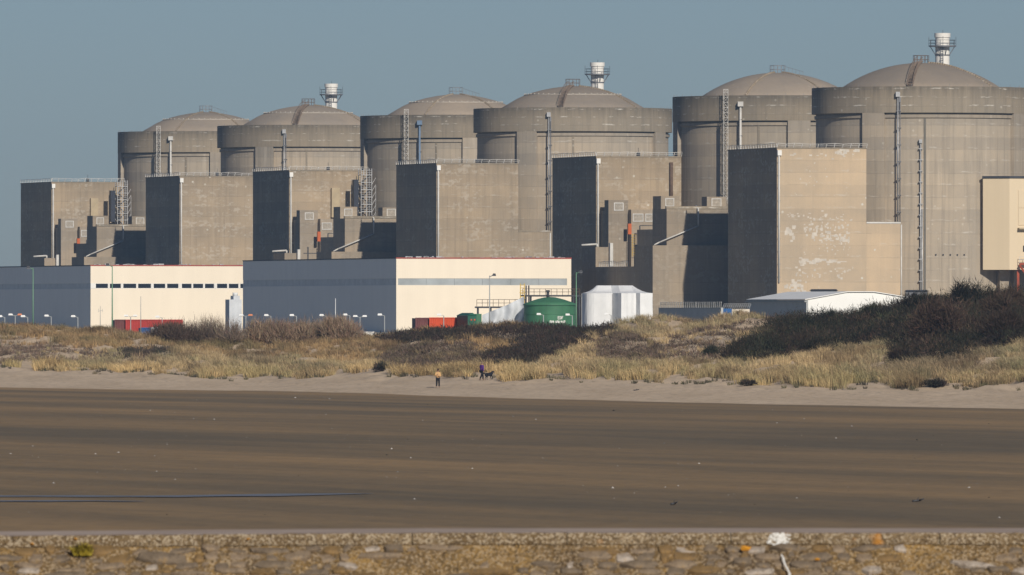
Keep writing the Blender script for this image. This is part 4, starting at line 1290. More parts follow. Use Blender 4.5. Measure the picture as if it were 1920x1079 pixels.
def blades(X, Y, Z, H, spread, tone, nb, width, lean=0.45, curve=0.5):
    """tufts of narrow two-segment blades -> verts, faces, colours"""
    N = len(X)
    a = NR.uniform(0, 2 * np.pi, (N, nb)); rr = np.sqrt(NR.random((N, nb))) * spread[:, None]
    bx = X[:, None] + np.cos(a) * rr * 0.6; by = Y[:, None] + np.sin(a) * rr * 0.6; bz = np.repeat(Z[:, None] - 0.05, nb, 1)
    h = H[:, None] * NR.uniform(0.55, 1.1, (N, nb))
    ln = NR.uniform(0.1, 1.0, (N, nb)) * lean
    dx = np.cos(a) * ln * h - 0.10 * h; dy = np.sin(a) * ln * h
    mx = bx + dx * 0.4; my = by + dy * 0.4; mz = bz + h * 0.62
    tx = bx + dx * (1 + curve); ty = by + dy * (1 + curve); tz = bz + h * (1 - 0.35 * ln)
    f = NR.uniform(0, np.pi, (N, nb)); w = width * NR.uniform(0.6, 1.3, (N, nb))
    wx = np.cos(f) * w; wy = np.sin(f) * w
    V = np.stack([np.stack([bx - wx, by - wy, bz], -1), np.stack([bx + wx, by + wy, bz], -1), np.stack([mx + wx * .8, my + wy * .8, mz], -1), np.stack([mx - wx * .8, my - wy * .8, mz], -1), np.stack([tx, ty, tz], -1)], 2).reshape(-1, 3)
    k = np.arange(N * nb) * 5
    F = np.concatenate([np.stack([k, k + 1, k + 2], 1), np.stack([k, k + 2, k + 3], 1), np.stack([k + 3, k + 2, k + 4], 1)])
    c = np.repeat(tone[:, None, :], nb, 1) * NR.choice([0.5, 0.7, 0.88, 1.0, 1.1, 1.2], (N, nb, 1))
    C = np.repeat(c.reshape(-1, 1, 3), 5, 1).reshape(-1, 3)
    return V, F, np.clip(C, 0.004, 0.9)

def twigs(cx, cy, cz, rx, ry, rz, n, tone, L=0.6, width=0.03, up=0.5, shell=0.45):
    """short straight twigs filling an uneven ellipsoid crown"""
    u = NR.normal(size=(n, 3)); u /= np.linalg.norm(u, axis=1, keepdims=True)
    u[:, 2] = np.abs(u[:, 2]) * 1.0 - 0.12
    ph = NR.uniform(0, 6.28, 6)
    az = np.arctan2(u[:, 1], u[:, 0])
    lump = 1 + 0.22 * np.sin(3 * az + ph[0]) * np.sin(4 * u[:, 2] + ph[1]) + 0.16 * np.sin(7 * az + ph[2] + 3 * u[:, 2]) + 0.10 * np.sin(13 * az + 5 * u[:, 2] + ph[3])
    r = (shell + (1 - shell) * NR.random(n) ** 0.6) * lump
    p = np.stack([cx + u[:, 0] * rx * r, cy + u[:, 1] * ry * r, cz + u[:, 2] * rz * r], 1)
    d = u * 0.7 + NR.normal(size=(n, 3)) * 0.55; d[:, 2] += up
    d /= np.linalg.norm(d, axis=1, keepdims=True)
    l = L * NR.uniform(0.5, 1.3, n)
    q = p + d * l[:, None]
    s = np.cross(d, NR.normal(size=(n, 3))); s /= np.linalg.norm(s, axis=1, keepdims=True) + 1e-9
    s *= (width * NR.uniform(0.6, 1.4, n))[:, None]
    V = np.stack([p - s, p + s, q], 1).reshape(-1, 3)
    F = np.arange(n * 3).reshape(-1, 3)
    c = tone[None, :] * NR.uniform(0.55, 1.5, (n, 1)) * (1 + NR.normal(size=(n, 3)) * 0.06)
    return V, F, np.clip(np.repeat(c, 3, 0), 0.003, 0.9)

def join(parts):
    V, F, C = [], [], []; o = 0
    for v, f, c in parts:
        V.append(v); F.append(f + o); C.append(c); o += len(v)
    return np.concatenate(V), np.concatenate(F), np.concatenate(C)

STRAW = np.array([(0.62, 0.46, 0.235), (0.55, 0.41, 0.21), (0.47, 0.36, 0.195), (0.38, 0.315, 0.165), (0.42, 0.31, 0.175), (0.30, 0.235, 0.135)])
OLIVE = np.array([(0.17, 0.15, 0.08), (0.12, 0.11, 0.065), (0.20, 0.165, 0.10), (0.10, 0.085, 0.06)])

# marram grass
px, d, X, Y, Z, row = sample_dunes(24000, D_FOOT - 8, D_CREST + 26)
ragged = d > D_FOOT - 8 + 40 * np.clip(vnoise(X / 2.2, Y / 30.0, 5) - 0.3, 0, 1)
bare = np.zeros(len(px), bool); dark = np.zeros(len(px), bool); grey = np.zeros(len(px), bool)
jx = px + NR.normal(size=len(px)) * 7; jy = row + NR.normal(size=len(px)) * 3.0
for p in P_BARE: bare |= in_poly(jx, jy, p)
for p in P_SCRUB: dark |= in_poly(jx, jy, p)
for p in P_GREY: grey |= in_poly(jx, jy, p)
clump = fbm(X / 1.9, Y / 5.0, 41, 3)
path_ = (px > 885) & (px < 935) & (d < D_FOOT + 5)
keep = ragged & ~path_ & ~dark & (~bare | (NR.random(len(px)) < 0.16)) & (clump > -0.22) & (~grey | (NR.random(len(px)) < 0.85))
px, d, X, Y, Z, row, clump, bare, grey = (a_[keep] for a_ in (px, d, X, Y, Z, row, clump, bare, grey))
zone = fbm(X / 7.0, Y / 22.0, 77, 3)
ti = np.clip(((zone + 0.45) * 6.5 + NR.normal(size=len(X)) * 0.8), 0, 5).astype(int)
tone = STRAW[5 - ti] * np.array([0.95, 0.955, 1.02])
patch_ = fbm(X / 5.0, Y / 14.0, 123, 4)
tone = np.where((patch_ > 0.22)[:, None], tone * np.array([0.62, 0.60, 0.60]), tone)
tone = np.where((patch_ < -0.30)[:, None], tone * np.array([0.74, 0.80, 0.78]), tone)
left = (px < 1000) & (d > D_FOOT + 70)
tone[left] = tone[left] * np.array([0.80, 0.72, 0.66])
tone[grey] = OLIVE[NR.integers(0, 4, grey.sum())] * np.array([1.45, 1.3, 1.25])
H = NR.uniform(0.5, 0.95, len(X)) * (0.7 + 1.3 * np.clip(clump + 0.2, 0, 0.6))
front = np.clip(1 - (d - D_FOOT) / 30.0, 0, 1)
H *= 1 + 0.45 * front
tone = tone * (1 + front[:, None] * np.array([0.12, 0.08, -0.05]))  # golden sunlight on the front tussocks, painted into their blade colour
H[grey] *= 0.7; H[bare] *= 0.6
nbl = 40
parts = [blades(X, Y, Z, H, H * 0.75, tone, nbl, 0.017, 0.6)]
V, F, C = join(parts)
o = link_mesh('marram_grass', np_mesh('marram_grass', V, F, C), M['veg']); tag(o, 'dry straw coloured marram grass covering the dunes', 'grass', kind='stuff')

# dead stalks and wrack at the foot of the grass
px, d, X, Y, Z, row = sample_dunes(800, D_FOOT - 14, D_FOOT + 12)
m_ = vnoise(X / 2.2, Y / 7.0, 8) > 0.60
X, Y, Z = X[m_], Y[m_], Z[m_]
H = NR.uniform(0.25, 0.6, len(X))
V, F, C = blades(X, Y, Z, H, H * 0.8, OLIVE[NR.integers(0, 4, len(X))], 34, 0.02, 0.7)
o = link_mesh('beach_wrack', np_mesh('beach_wrack', V, F, C), M['veg']); tag(o, 'low dark tufts and dry wrack along the foot of the dune grass', 'wrack', kind='stuff')

# low scrub that reads as one mass
def scrub_mass(poly, n, tones, hmin, hmax, name, label, w=0.035, nt=55, big=1.0, shell=0.35):
    xs_ = [p[0] for p in poly]
    px, d, X, Y, Z, row = sample_dunes(n, D_FOOT, D_CREST + 30, min(xs_), max(xs_))
    k_ = in_poly(px, row, poly)
    parts = []
    for x, y, z in zip(X[k_], Y[k_], Z[k_]):
        r = NR.uniform(0.6, 1.3) * big; t = tones[NR.integers(0, len(tones))] * NR.uniform(0.7, 1.35)
        parts.append(twigs(x, y, z, r, r, NR.uniform(hmin, hmax), nt, t, 0.42, w, 0.55, shell))
    V, F, C = join(parts)
    o = link_mesh(name, np_mesh(name, V, F, C), M['veg']); tag(o, label, 'scrub', kind='stuff')
T_DARK = np.array([(0.060, 0.042, 0.034), (0.045, 0.036, 0.03), (0.075, 0.05, 0.038), (0.05, 0.045, 0.03)])
T_GREEN = np.array([(0.050, 0.050, 0.028), (0.038, 0.040, 0.026), (0.065, 0.060, 0.034), (0.055, 0.045, 0.030)])
T_RED = np.array([(0.085, 0.056, 0.038), (0.068, 0.044, 0.031), (0.10, 0.070, 0.048), (0.055, 0.038, 0.028)])
T_GREY = np.array([(0.16, 0.115, 0.085), (0.13, 0.095, 0.07), (0.19, 0.14, 0.10)])
scrub_mass(P_SCRUB[0], 4200, T_DARK * 0.8, 0.5, 1.1, 'heather_scrub', 'low dark brown scrub band below the containers and green tank')
scrub_mass(P_SCRUB[1], 2300, np.concatenate([T_GREEN * 0.35, T_GREEN * 1.0, T_GREEN * 0.6, T_DARK * 0.6, T_RED * 0.8]), 0.7, 2.1, 'buckthorn_scrub', 'dense dark scrub covering the right hand dune', 0.026, 300, 1.9, 0.7)
scrub_mass(P_SCRUB[2], 900, T_DARK * 1.3, 0.25, 0.5, 'flat_scrub', 'flat dark scrub patch on the left dune')
scrub_mass(P_GREY[0], 1500, T_GREY * 0.75, 0.2, 0.55, 'dead_scrub', 'low grey brown stalks on the slope behind the person in mustard')
scrub_mass(P_GREY[1], 1000, T_GREY * 0.8, 0.15, 0.4, 'dead_scrub', 'dead grey brown stalks on the bare dune left of the sand path')
scrub_mass(P_BARE[0], 500, T_GREY * 0.8, 0.15, 0.5, 'dead_scrub', 'sparse dead stalks on the bare sand hollow left of the dark bushes')
scrub_mass(P_BARE[1], 700, T_GREY, 0.15, 0.4, 'dead_scrub', 'dead pale stalks on the bare sandy bank at far left')

def shrub(px, py, wpx, hpx, tones, n, label, Yoff=0.0, L=0.7, width=0.028, up=0.6, group='shrubs on the dunes', dens=0.4, at=None):
    c = hit(px, py) if at is None else Vector(((px - 960) * K * at, at, float(ground_z((px - 960) * K * at, at))))
    s = K * c.y
    root = empty('shrub', c); tag(root, label, 'shrub', group)
    rx, rz = wpx * s / 2, hpx * s
    parts = []
    nl = max(5, int(wpx / 14))
    for k in range(nl):     # several lobes of unlike size
        a_ = NR.uniform(0, 6.28); q = np.sqrt(NR.random()) * 0.62
        lr = NR.uniform(0.32, 0.6)
        zz = rz * (NR.uniform(0.0, 0.45)) * (1 - 0.5 * q)
        parts.append(twigs(np.cos(a_) * q * rx, np.sin(a_) * q * rx, zz, rx * lr, rx * lr, (rz - zz) * NR.uniform(0.7, 1.0), n // nl, tones[NR.integers(0, len(tones))], L, width, up, dens))
    V, F, C = join(parts)
    link_mesh('crown', np_mesh('crown', V, F, C), M['veg'], root)
    m = MB()
    for k in range(9):
        a_ = R.random() * 6.28; q = R.random() * 0.7
        b_ = Vector((math.cos(a_) * q * rx, math.sin(a_) * q * rx, rz * (0.55 + 0.3 * R.random())))
        mid = b_ * 0.5 + Vector((0, 0, 0.15 * rz))
        m.tube((0.1 * math.cos(a_), 0.1 * math.sin(a_), -0.3), mid, 0.06, 5, 0.04); m.tube(mid, b_, 0.04, 5, 0.015)
    m.build('stem', M['rust'], root)
    return root
shrub(1812, 585, 100, 62, T_GREEN * 0.4, 5200, 'tallest dark round shrub on the right dune, below the cream tower', up=0.5)
shrub(1772, 640, 160, 84, T_RED * 1.0, 8500, 'broad reddish brown leafless shrub on the right dune')
shrub(1722, 596, 70, 46, T_GREEN * 0.45, 3200, 'dark shrub in front of the right end of the white shed')
shrub(1885, 600, 110, 62, T_RED * 0.75, 5600, 'brown shrub at the right edge under the red steel legs')
shrub(1895, 640, 120, 60, T_RED * 0.55, 5600, 'dark maroon shrub low at the right edge')
shrub(1640, 612, 76, 38, T_GREEN * 0.7, 3200, 'rounded olive shrub before the white shed wall')
shrub(1572, 618, 80, 34, T_GREEN * 0.75, 3200, 'olive shrub below the left corner of the white shed')
shrub(1510, 630, 90, 34, T_GREEN * 0.6, 3400, 'dark green shrub beside the bare sand hollow')
shrub(1450, 668, 90, 30, T_GREEN * 0.45, 3200, 'dark shrub at the lower left of the right hand scrub')
shrub(1690, 680, 44, 24, T_RED * 0.6, 1600, 'small brown shrub spilling into the straw grass on the right')
shrub(1752, 727, 60, 15, T_DARK * 0.6, 1400, 'low black shrub at the foot of the dune on the right', L=0.35)
shrub(1405, 724, 36, 10, T_DARK, 800, 'small dark brown shrub at the dune foot near the middle right', L=0.35)
shrub(1335, 668, 46, 22, T_GREEN, 1100, 'dark green shrub in the middle of the bare sand slope', L=0.4)
shrub(715, 697, 36, 18, T_DARK, 900, 'small dark shrub at the dune foot left of the walkers', L=0.4)
shrub(335, 645, 130, 42, T_RED * 1.8, 8000, 'reddish brown leafless bush in front of the red container', L=0.8, width=0.022, up=0.9, dens=0.25)
shrub(388, 645, 96, 52, T_GREY * 1.1, 2600, 'tall wispy grey bush before the windowed hall', L=1.1, width=0.017, up=1.0, dens=0.15)
shrub(440, 645, 80, 46, T_GREY * 1.1, 1700, 'thin grey bush below the grey plant room between the halls', L=1.0, width=0.016, up=1.0, dens=0.15)
shrub(515, 645, 120, 49, T_GREY * np.array([1.6, 1.55, 1.45]), 8500, 'grey brown leafless thicket, left part, before the grey hall side', L=0.9, width=0.022, up=1.1, dens=0.2)
shrub(583, 643, 110, 47, T_GREY * np.array([1.6, 1.55, 1.45]), 8000, 'grey brown leafless thicket, middle part, before the grey hall side', L=0.9, width=0.022, up=1.1, dens=0.2)
shrub(642, 641, 100, 47, T_GREY * np.array([1.6, 1.55, 1.45]), 7200, 'grey brown leafless thicket, right part, behind the white post', L=0.9, width=0.022, up=1.1, dens=0.2)

# ---------------------------------------------------------------- shells and flotsam on the wet sand
def shells():
    n = 300
    px = NR.uniform(-30, 1950, n); row = NR.uniform(742, 984, n) ** 1.0
    ok = row > interp(px, SHORE) + 6; px, row = px[ok], row[ok]
    Y = (CAMZ - BEACH_Z) / ((row - HY) * K); X = (px - 960) * K * Y
    n = len(X)
    big = NR.random(n) ** 5
    w = (0.026 + 0.075 * big) * np.clip(Y / 600, 0.6, 1.8); h = w * NR.uniform(0.5, 1.0, n); Zb = ground_z(X, Y)
    V, F, C = [], [], []
    for i in range(n):
        k = 6; a_ = NR.uniform(0, 6.28)
        ring = [(X[i] + w[i] * math.cos(a_ + t * 1.047) * NR.uniform(.7, 1.2), Y[i] + w[i] * 1.4 * math.sin(a_ + t * 1.047), Zb[i] + 0.005) for t in range(k)]
        b_ = len(V); V += ring + [(X[i], Y[i], Zb[i] + h[i])]
        F += [(b_ + t, b_ + (t + 1) % k, b_ + k) for t in range(k)]
        c = NR.uniform(0.16, 0.6) * np.array((1, 0.93, 0.84)) if NR.random() < 0.85 else np.array((0.04, 0.035, 0.03))
        C += [c] * 7
    o = link_mesh('shells', np_mesh('shells', np.array(V), np.array(F), np.array(C)), M['veg']); tag(o, 'pale broken shells scattered over the wet sand', 'shells', kind='stuff')
shells()
def driftwood(px, row, L, label):
    Y = (CAMZ - BEACH_Z) / ((row - HY) * K) if row > 760 else hit(px, row).y
    X = (px - 960) * K * Y
    z = float(ground_z(X, Y))
    m = MB(); p0 = Vector((X, Y, z + 0.03)); m.tube(p0, p0 + Vector((L * .6, 0.1, 0.03)), 0.05, 6, 0.04).tube(p0 + Vector((L * .6, .1, .03)), p0 + Vector((L, -.05, .1)), 0.04, 6, 0.02).tube(p0 + Vector((L * .4, .05, 0)), p0 + Vector((L * .55, .2, .16)), 0.025, 5, 0.01)
    o = m.build('driftwood', M['darksteel']); tag(o, label, 'driftwood', 'driftwood on the beach')
driftwood(1711, 942, 0.45, 'dark stick lying on wet sand on the right')
driftwood(1258, 947, 0.26, 'short dark stick lying on wet sand in the middle')
driftwood(1188, 733, 0.55, 'dark branch on the pale sand below the dune grass')

# ---------------------------------------------------------------- people and dog
def skin(name, pts, edges, mat, parent, root_i=0, sub=2):
    me = bpy.data.meshes.new(name); me.from_pydata([p[:3] for p in pts], edges, []); me.update()
    o = link_mesh(name, me, mat, parent)
    md = o.modifiers.new('skin', 'SKIN'); md.use_smooth_shade = True
    lay = me.skin_vertices[0].data
    for i, p in enumerate(pts):
        r_ = p[3]; lay[i].radius = (r_, r_ if len(p) < 5 else p[4]); lay[i].use_root = (i == root_i)
    ss = o.modifiers.new('sub', 'SUBSURF'); ss.levels = sub; ss.render_levels = sub
    return o

def person(px, py, s, rz, label, coat, hair, pose):
    c = hit(px, py); root = empty('person', c, rz); root.scale = (s, s, s); tag(root, label, 'person')
    P = pose
    # body: one continuous figure
    J = dict(pelvis=(0, 0, .92, .14), belly=(0, 0, 1.08, .13), chest=(0, -.01, 1.30, .15), neck=(0, 0, 1.48, .06), head0=(0, -.01, 1.56, .085), head1=(0, -.015, 1.66, .098), head2=(0, 0, 1.72, .07))
    J.update(P)
    order = list(J); idx = {k: i for i, k in enumerate(order)}
    E = [('pelvis', 'belly'), ('belly', 'chest'), ('chest', 'neck'), ('neck', 'head0'), ('head0', 'head1'), ('head1', 'head2')]
    for sd in 'LR':
        E += [('chest', 'sh' + sd), ('sh' + sd, 'el' + sd), ('el' + sd, 'wr' + sd), ('wr' + sd, 'ha' + sd), ('ha' + sd, 'fi' + sd), ('ha' + sd, 'th' + sd), ('pelvis', 'hip' + sd), ('hip' + sd, 'kn' + sd), ('kn' + sd, 'an' + sd), ('an' + sd, 'to' + sd)]
    skin('body', [J[k] for k in order], [(idx[a_], idx[b_]) for a_, b_ in E], M['skin'], root)
    def sub_(keys, edges, grow, name, mat):
        ks = list(keys); ix = {k: i for i, k in enumerate(ks)}
        skin(name, [(*J[k][:3], J[k][3] + grow.get(k, .03)) for k in ks], [(ix[a_], ix[b_]) for a_, b_ in edges], mat, root)
    sub_(['chest', 'belly', 'pelvis', 'neck', 'shL', 'elL', 'wrL', 'shR', 'elR', 'wrR'], [('chest', 'belly'), ('belly', 'pelvis'), ('chest', 'neck'), ('chest', 'shL'), ('shL', 'elL'), ('elL', 'wrL'), ('chest', 'shR'), ('shR', 'elR'), ('elR', 'wrR')],
         {'chest': .045, 'belly': .06, 'pelvis': .065, 'neck': .02, 'shL': .035, 'shR': .035, 'elL': .03, 'elR': .03, 'wrL': .025, 'wrR': .025}, 'jacket', coat)
    sub_(['pelvis', 'hipL', 'knL', 'anL', 'hipR', 'knR', 'anR'], [('pelvis', 'hipL'), ('hipL', 'knL'), ('knL', 'anL'), ('pelvis', 'hipR'), ('hipR', 'knR'), ('knR', 'anR')],
         {'pelvis': .02, 'hipL': .02, 'hipR': .02, 'knL': .025, 'knR': .025, 'anL': .025, 'anR': .025}, 'trousers', M['blacktrousers'])
    for sd in 'LR':
        a_ = J['an' + sd]; t_ = J['to' + sd]
        skin('shoe', [(a_[0], a_[1] + .03, a_[2] - .03, .055), (*t_[:3], .045)], [(0, 1)], M['boots'], root, 0, 2)
    hx, hy, hz = J['head1'][:3]
    skin('hair', [(hx, hy + .035, hz - .02, .085), (hx, hy + .02, hz + .055, .095), (hx, hy - .03, hz + .09, .07)], [(0, 1), (1, 2)], hair, root, 1, 2)
    # face: eyes, nose, mouth and ears
    f = MB()
    for sx in (-.035, .035): f.box(hx + sx - .014, hx + sx + .014, hy - .102, hy - .085, hz - .012, hz + .004)
    f.build('eyes', M['blacktrousers'], root)['kind'] = 'stuff'
    MB().prism([(hx - .014, hy - .095), (hx + .014, hy - .095), (hx, hy - .125)], hz - .05, hz - .005, [(hx - .008, hy - .09), (hx + .008, hy - .09), (hx, hy - .10)]).build('nose', M['skin'], root)
    MB().box(hx - .03, hx + .03, hy - .096, hy - .08, hz - .085, hz - .073).build('mouth', M['redbox'], root)
    return root

legs_stand = dict(hipL=(.10, 0, .86, .10), knL=(.12, -.02, .48, .068), anL=(.13, .02, .09, .048), toL=(.15, -.15, .04, .04),
                  hipR=(-.10, 0, .86, .10), knR=(-.11, -.03, .48, .068), anR=(-.13, .01, .09, .048), toR=(-.17, -.15, .04, .04))
pose_y = dict(shL=(.20, 0, 1.40, .075), elL=(.27, -.06, 1.12, .055), wrL=(.10, -.24, 1.10, .04), haL=(.03, -.27, 1.13, .04), fiL=(-.05, -.28, 1.16, .022), thL=(.02, -.28, 1.18, .018),
              shR=(-.20, 0, 1.40, .075), elR=(-.28, -.05, 1.14, .055), wrR=(-.12, -.24, 1.22, .04), haR=(-.06, -.28, 1.27, .04), fiR=(-.02, -.31, 1.34, .022), thR=(-.03, -.28, 1.33, .018), **legs_stand)
person(821, 727, 0.98, 0.15, 'person in a mustard jacket and black trousers standing on the sand', M['yellowcoat'], M['brownhair'], pose_y)
pose_p = dict(shL=(.19, 0, 1.40, .07), elL=(.25, -.10, 1.14, .052), wrL=(.22, -.32, 1.02, .04), haL=(.21, -.40, 1.0, .04), fiL=(.20, -.47, .97, .022), thL=(.17, -.42, 1.03, .018),
              shR=(-.19, .02, 1.40, .07), elR=(-.30, .08, 1.14, .052), wrR=(-.30, .02, .90, .04), haR=(-.29, 0, .83, .04), fiR=(-.28, -.03, .74, .022), thR=(-.25, -.04, .80, .018),
              hipL=(.10, 0, .87, .10), knL=(.11, -.20, .50, .068), anL=(.11, -.22, .09, .048), toL=(.12, -.38, .06, .04),
              hipR=(-.10, 0, .87, .10), knR=(-.10, .10, .48, .068), anR=(-.11, .32, .12, .048), toR=(-.11, .18, .03, .04))
person(903.5, 714, 1.0, math.radians(125), 'person in a purple top and black trousers walking with the dog', M['purplecoat'], M['fairhair'], pose_p)

def dog():
    c = hit(917, 712.5); root = empty('dog', c, math.radians(25)); root.scale = (0.85, 0.85, 0.85); tag(root, 'black shaggy dog walking ahead of the person in purple', 'dog')
    pts = [(-.36, 0, .58, .19, .17), (-.12, 0, .57, .20, .19), (.14, 0, .60, .22, .23), (.30, 0, .70, .18, .18), (.40, 0, .82, .15, .14), (.48, 0, .92, .14, .14), (.62, 0, .88, .09, .08), (.70, 0, .86, .065, .06),
           (-.40, .09, .48, .10), (-.30, .10, .34, .065), (-.46, .10, .20, .04), (-.44, .10, .05, .04), (-.37, .10, .02, .04),
           (-.40, -.09, .48, .10), (-.22, -.10, .34, .065), (-.34, -.10, .19, .04), (-.30, -.10, .05, .04), (-.23, -.10, .02, .04),
           (.26, .10, .50, .09), (.24, .10, .30, .05), (.30, .10, .15, .038), (.30, .10, .04, .04), (.36, .10, .02, .035),
           (.28, -.10, .50, .09), (.38, -.10, .30, .05), (.42, -.10, .15, .038), (.40, -.10, .04, .04), (.46, -.10, .02, .035),
           (-.52, 0, .66, .055), (-.68, 0, .80, .06), (-.80, 0, .96, .035)]
    E = [(0, 1), (1, 2), (2, 3), (3, 4), (4, 5), (5, 6), (6, 7), (0, 8), (8, 9), (9, 10), (10, 11), (11, 12), (0, 13), (13, 14), (14, 15), (15, 16), (16, 17), (2, 18), (18, 19), (19, 20), (20, 21), (21, 22), (2, 23), (23, 24), (24, 25), (25, 26), (26, 27), (0, 28), (28, 29), (29, 30)]
    skin('body', pts, E, M['dogfur'], root, 1, 2)
    for sy in (-1, 1):
        MB().prism([(.42, sy * .10), (.50, sy * .10), (.49, sy * .17), (.42, sy * .17)], .80, 1.02, [(.45, sy * .07), (.49, sy * .07), (.48, sy * .12), (.45, sy * .12)]).build('ear', M['dogfur'], root)
    MB().prism([(.735, -.025), (.775, -.02), (.775, .02), (.735, .025)], .85, .89).build('nose', M['blacktrousers'], root)
dog()

# ---------------------------------------------------------------- sea wall in the foreground
def wall_materials():
    t = NT('exposed_aggregate_concrete')
    p = t.tc.outputs['Object']
    v = t.vor(p, 40, out=1); sp = t.sep(v)[0]
    col = t.mix(t.mapr(t.noise(p, 1.1, 4), 0.35, 0.65), (0.16, 0.105, 0.05), (0.29, 0.21, 0.12))
    col = t.mix(t.math('MULTIPLY', t.math('GREATER_THAN', sp, 0.72), 0.75), col, (0.50, 0.41, 0.29))
    col = t.mix(t.math('MULTIPLY', t.math('LESS_THAN', sp, 0.22), 0.7), col, (0.075, 0.05, 0.03))
    col = t.mix(t.mapr(t.noise(p, 0.9, 3), 0.66, 0.72), col, (0.52, 0.22, 0.03))
    t.bump(t.vor(p, 40), 0.8, 0.02)
    M['coping'] = t.fin(col, 0.9, 0.2)
    t = NT('pale_concrete_walkway')
    p = t.tc.outputs['Object']
    col = t.mix(t.mapr(t.noise(p, 0.6, 5), 0.3, 0.7), (0.33, 0.255, 0.205), (0.44, 0.35, 0.285))
    M['walk'] = t.fin(col, 0.9, 0.2)
    t = NT('earthy_mortar')
    p = t.tc.outputs['Object']
    v = t.sep(t.vor(p, 30, out=1))[0]
    col = t.mix(t.mapr(t.noise(p, 0.8, 5, 0.6), 0.38, 0.62), (0.13, 0.085, 0.045), (0.34, 0.21, 0.075))
    col = t.mix(t.math('MULTIPLY', t.math('GREATER_THAN', v, 0.70), 0.55), col, (0.46, 0.36, 0.24))
    col = t.mix(t.math('MULTIPLY', t.math('LESS_THAN', v, 0.25), 0.6), col, (0.055, 0.04, 0.025))
    t.bump(t.math('ADD', t.noise(p, 9, 4), t.math('MULTIPLY', t.vor(p, 30), 0.5)), 1.0, 0.05)
    M['mortar'] = t.fin(col, 0.92, 0.15)
    for i, (a_, b_) in enumerate([((0.17, 0.12, 0.075), (0.33, 0.25, 0.17)), ((0.12, 0.09, 0.062), (0.25, 0.19, 0.13)), ((0.22, 0.17, 0.125), (0.56, 0.48, 0.40)), ((0.15, 0.095, 0.04), (0.27, 0.17, 0.075))]):
        t = NT('wall_stone_%s' % ('tan', 'grey', 'pale', 'ochre')[i])
        p = t.tc.outputs['Object']
        col = t.mix(t.mapr(t.noise(p, 3.2, 7, 0.72), 0.36, 0.62), a_, b_)
        col = t.mix(t.math('MULTIPLY', t.mapr(t.noise(p, 13, 4), 0.56, 0.66), 0.6), col, (0.09, 0.07, 0.05))
        col = t.mix(t.math('MULTIPLY', t.mapr(t.noise(p, 2.6, 4), 0.60, 0.66), 0.55), col, (0.30, 0.18, 0.06))
        t.bump(t.noise(p, 11, 5, 0.65), 0.9, 0.05)
        M['stone%d' % i] = t.fin(col, 0.9, 0.2)
wall_materials()

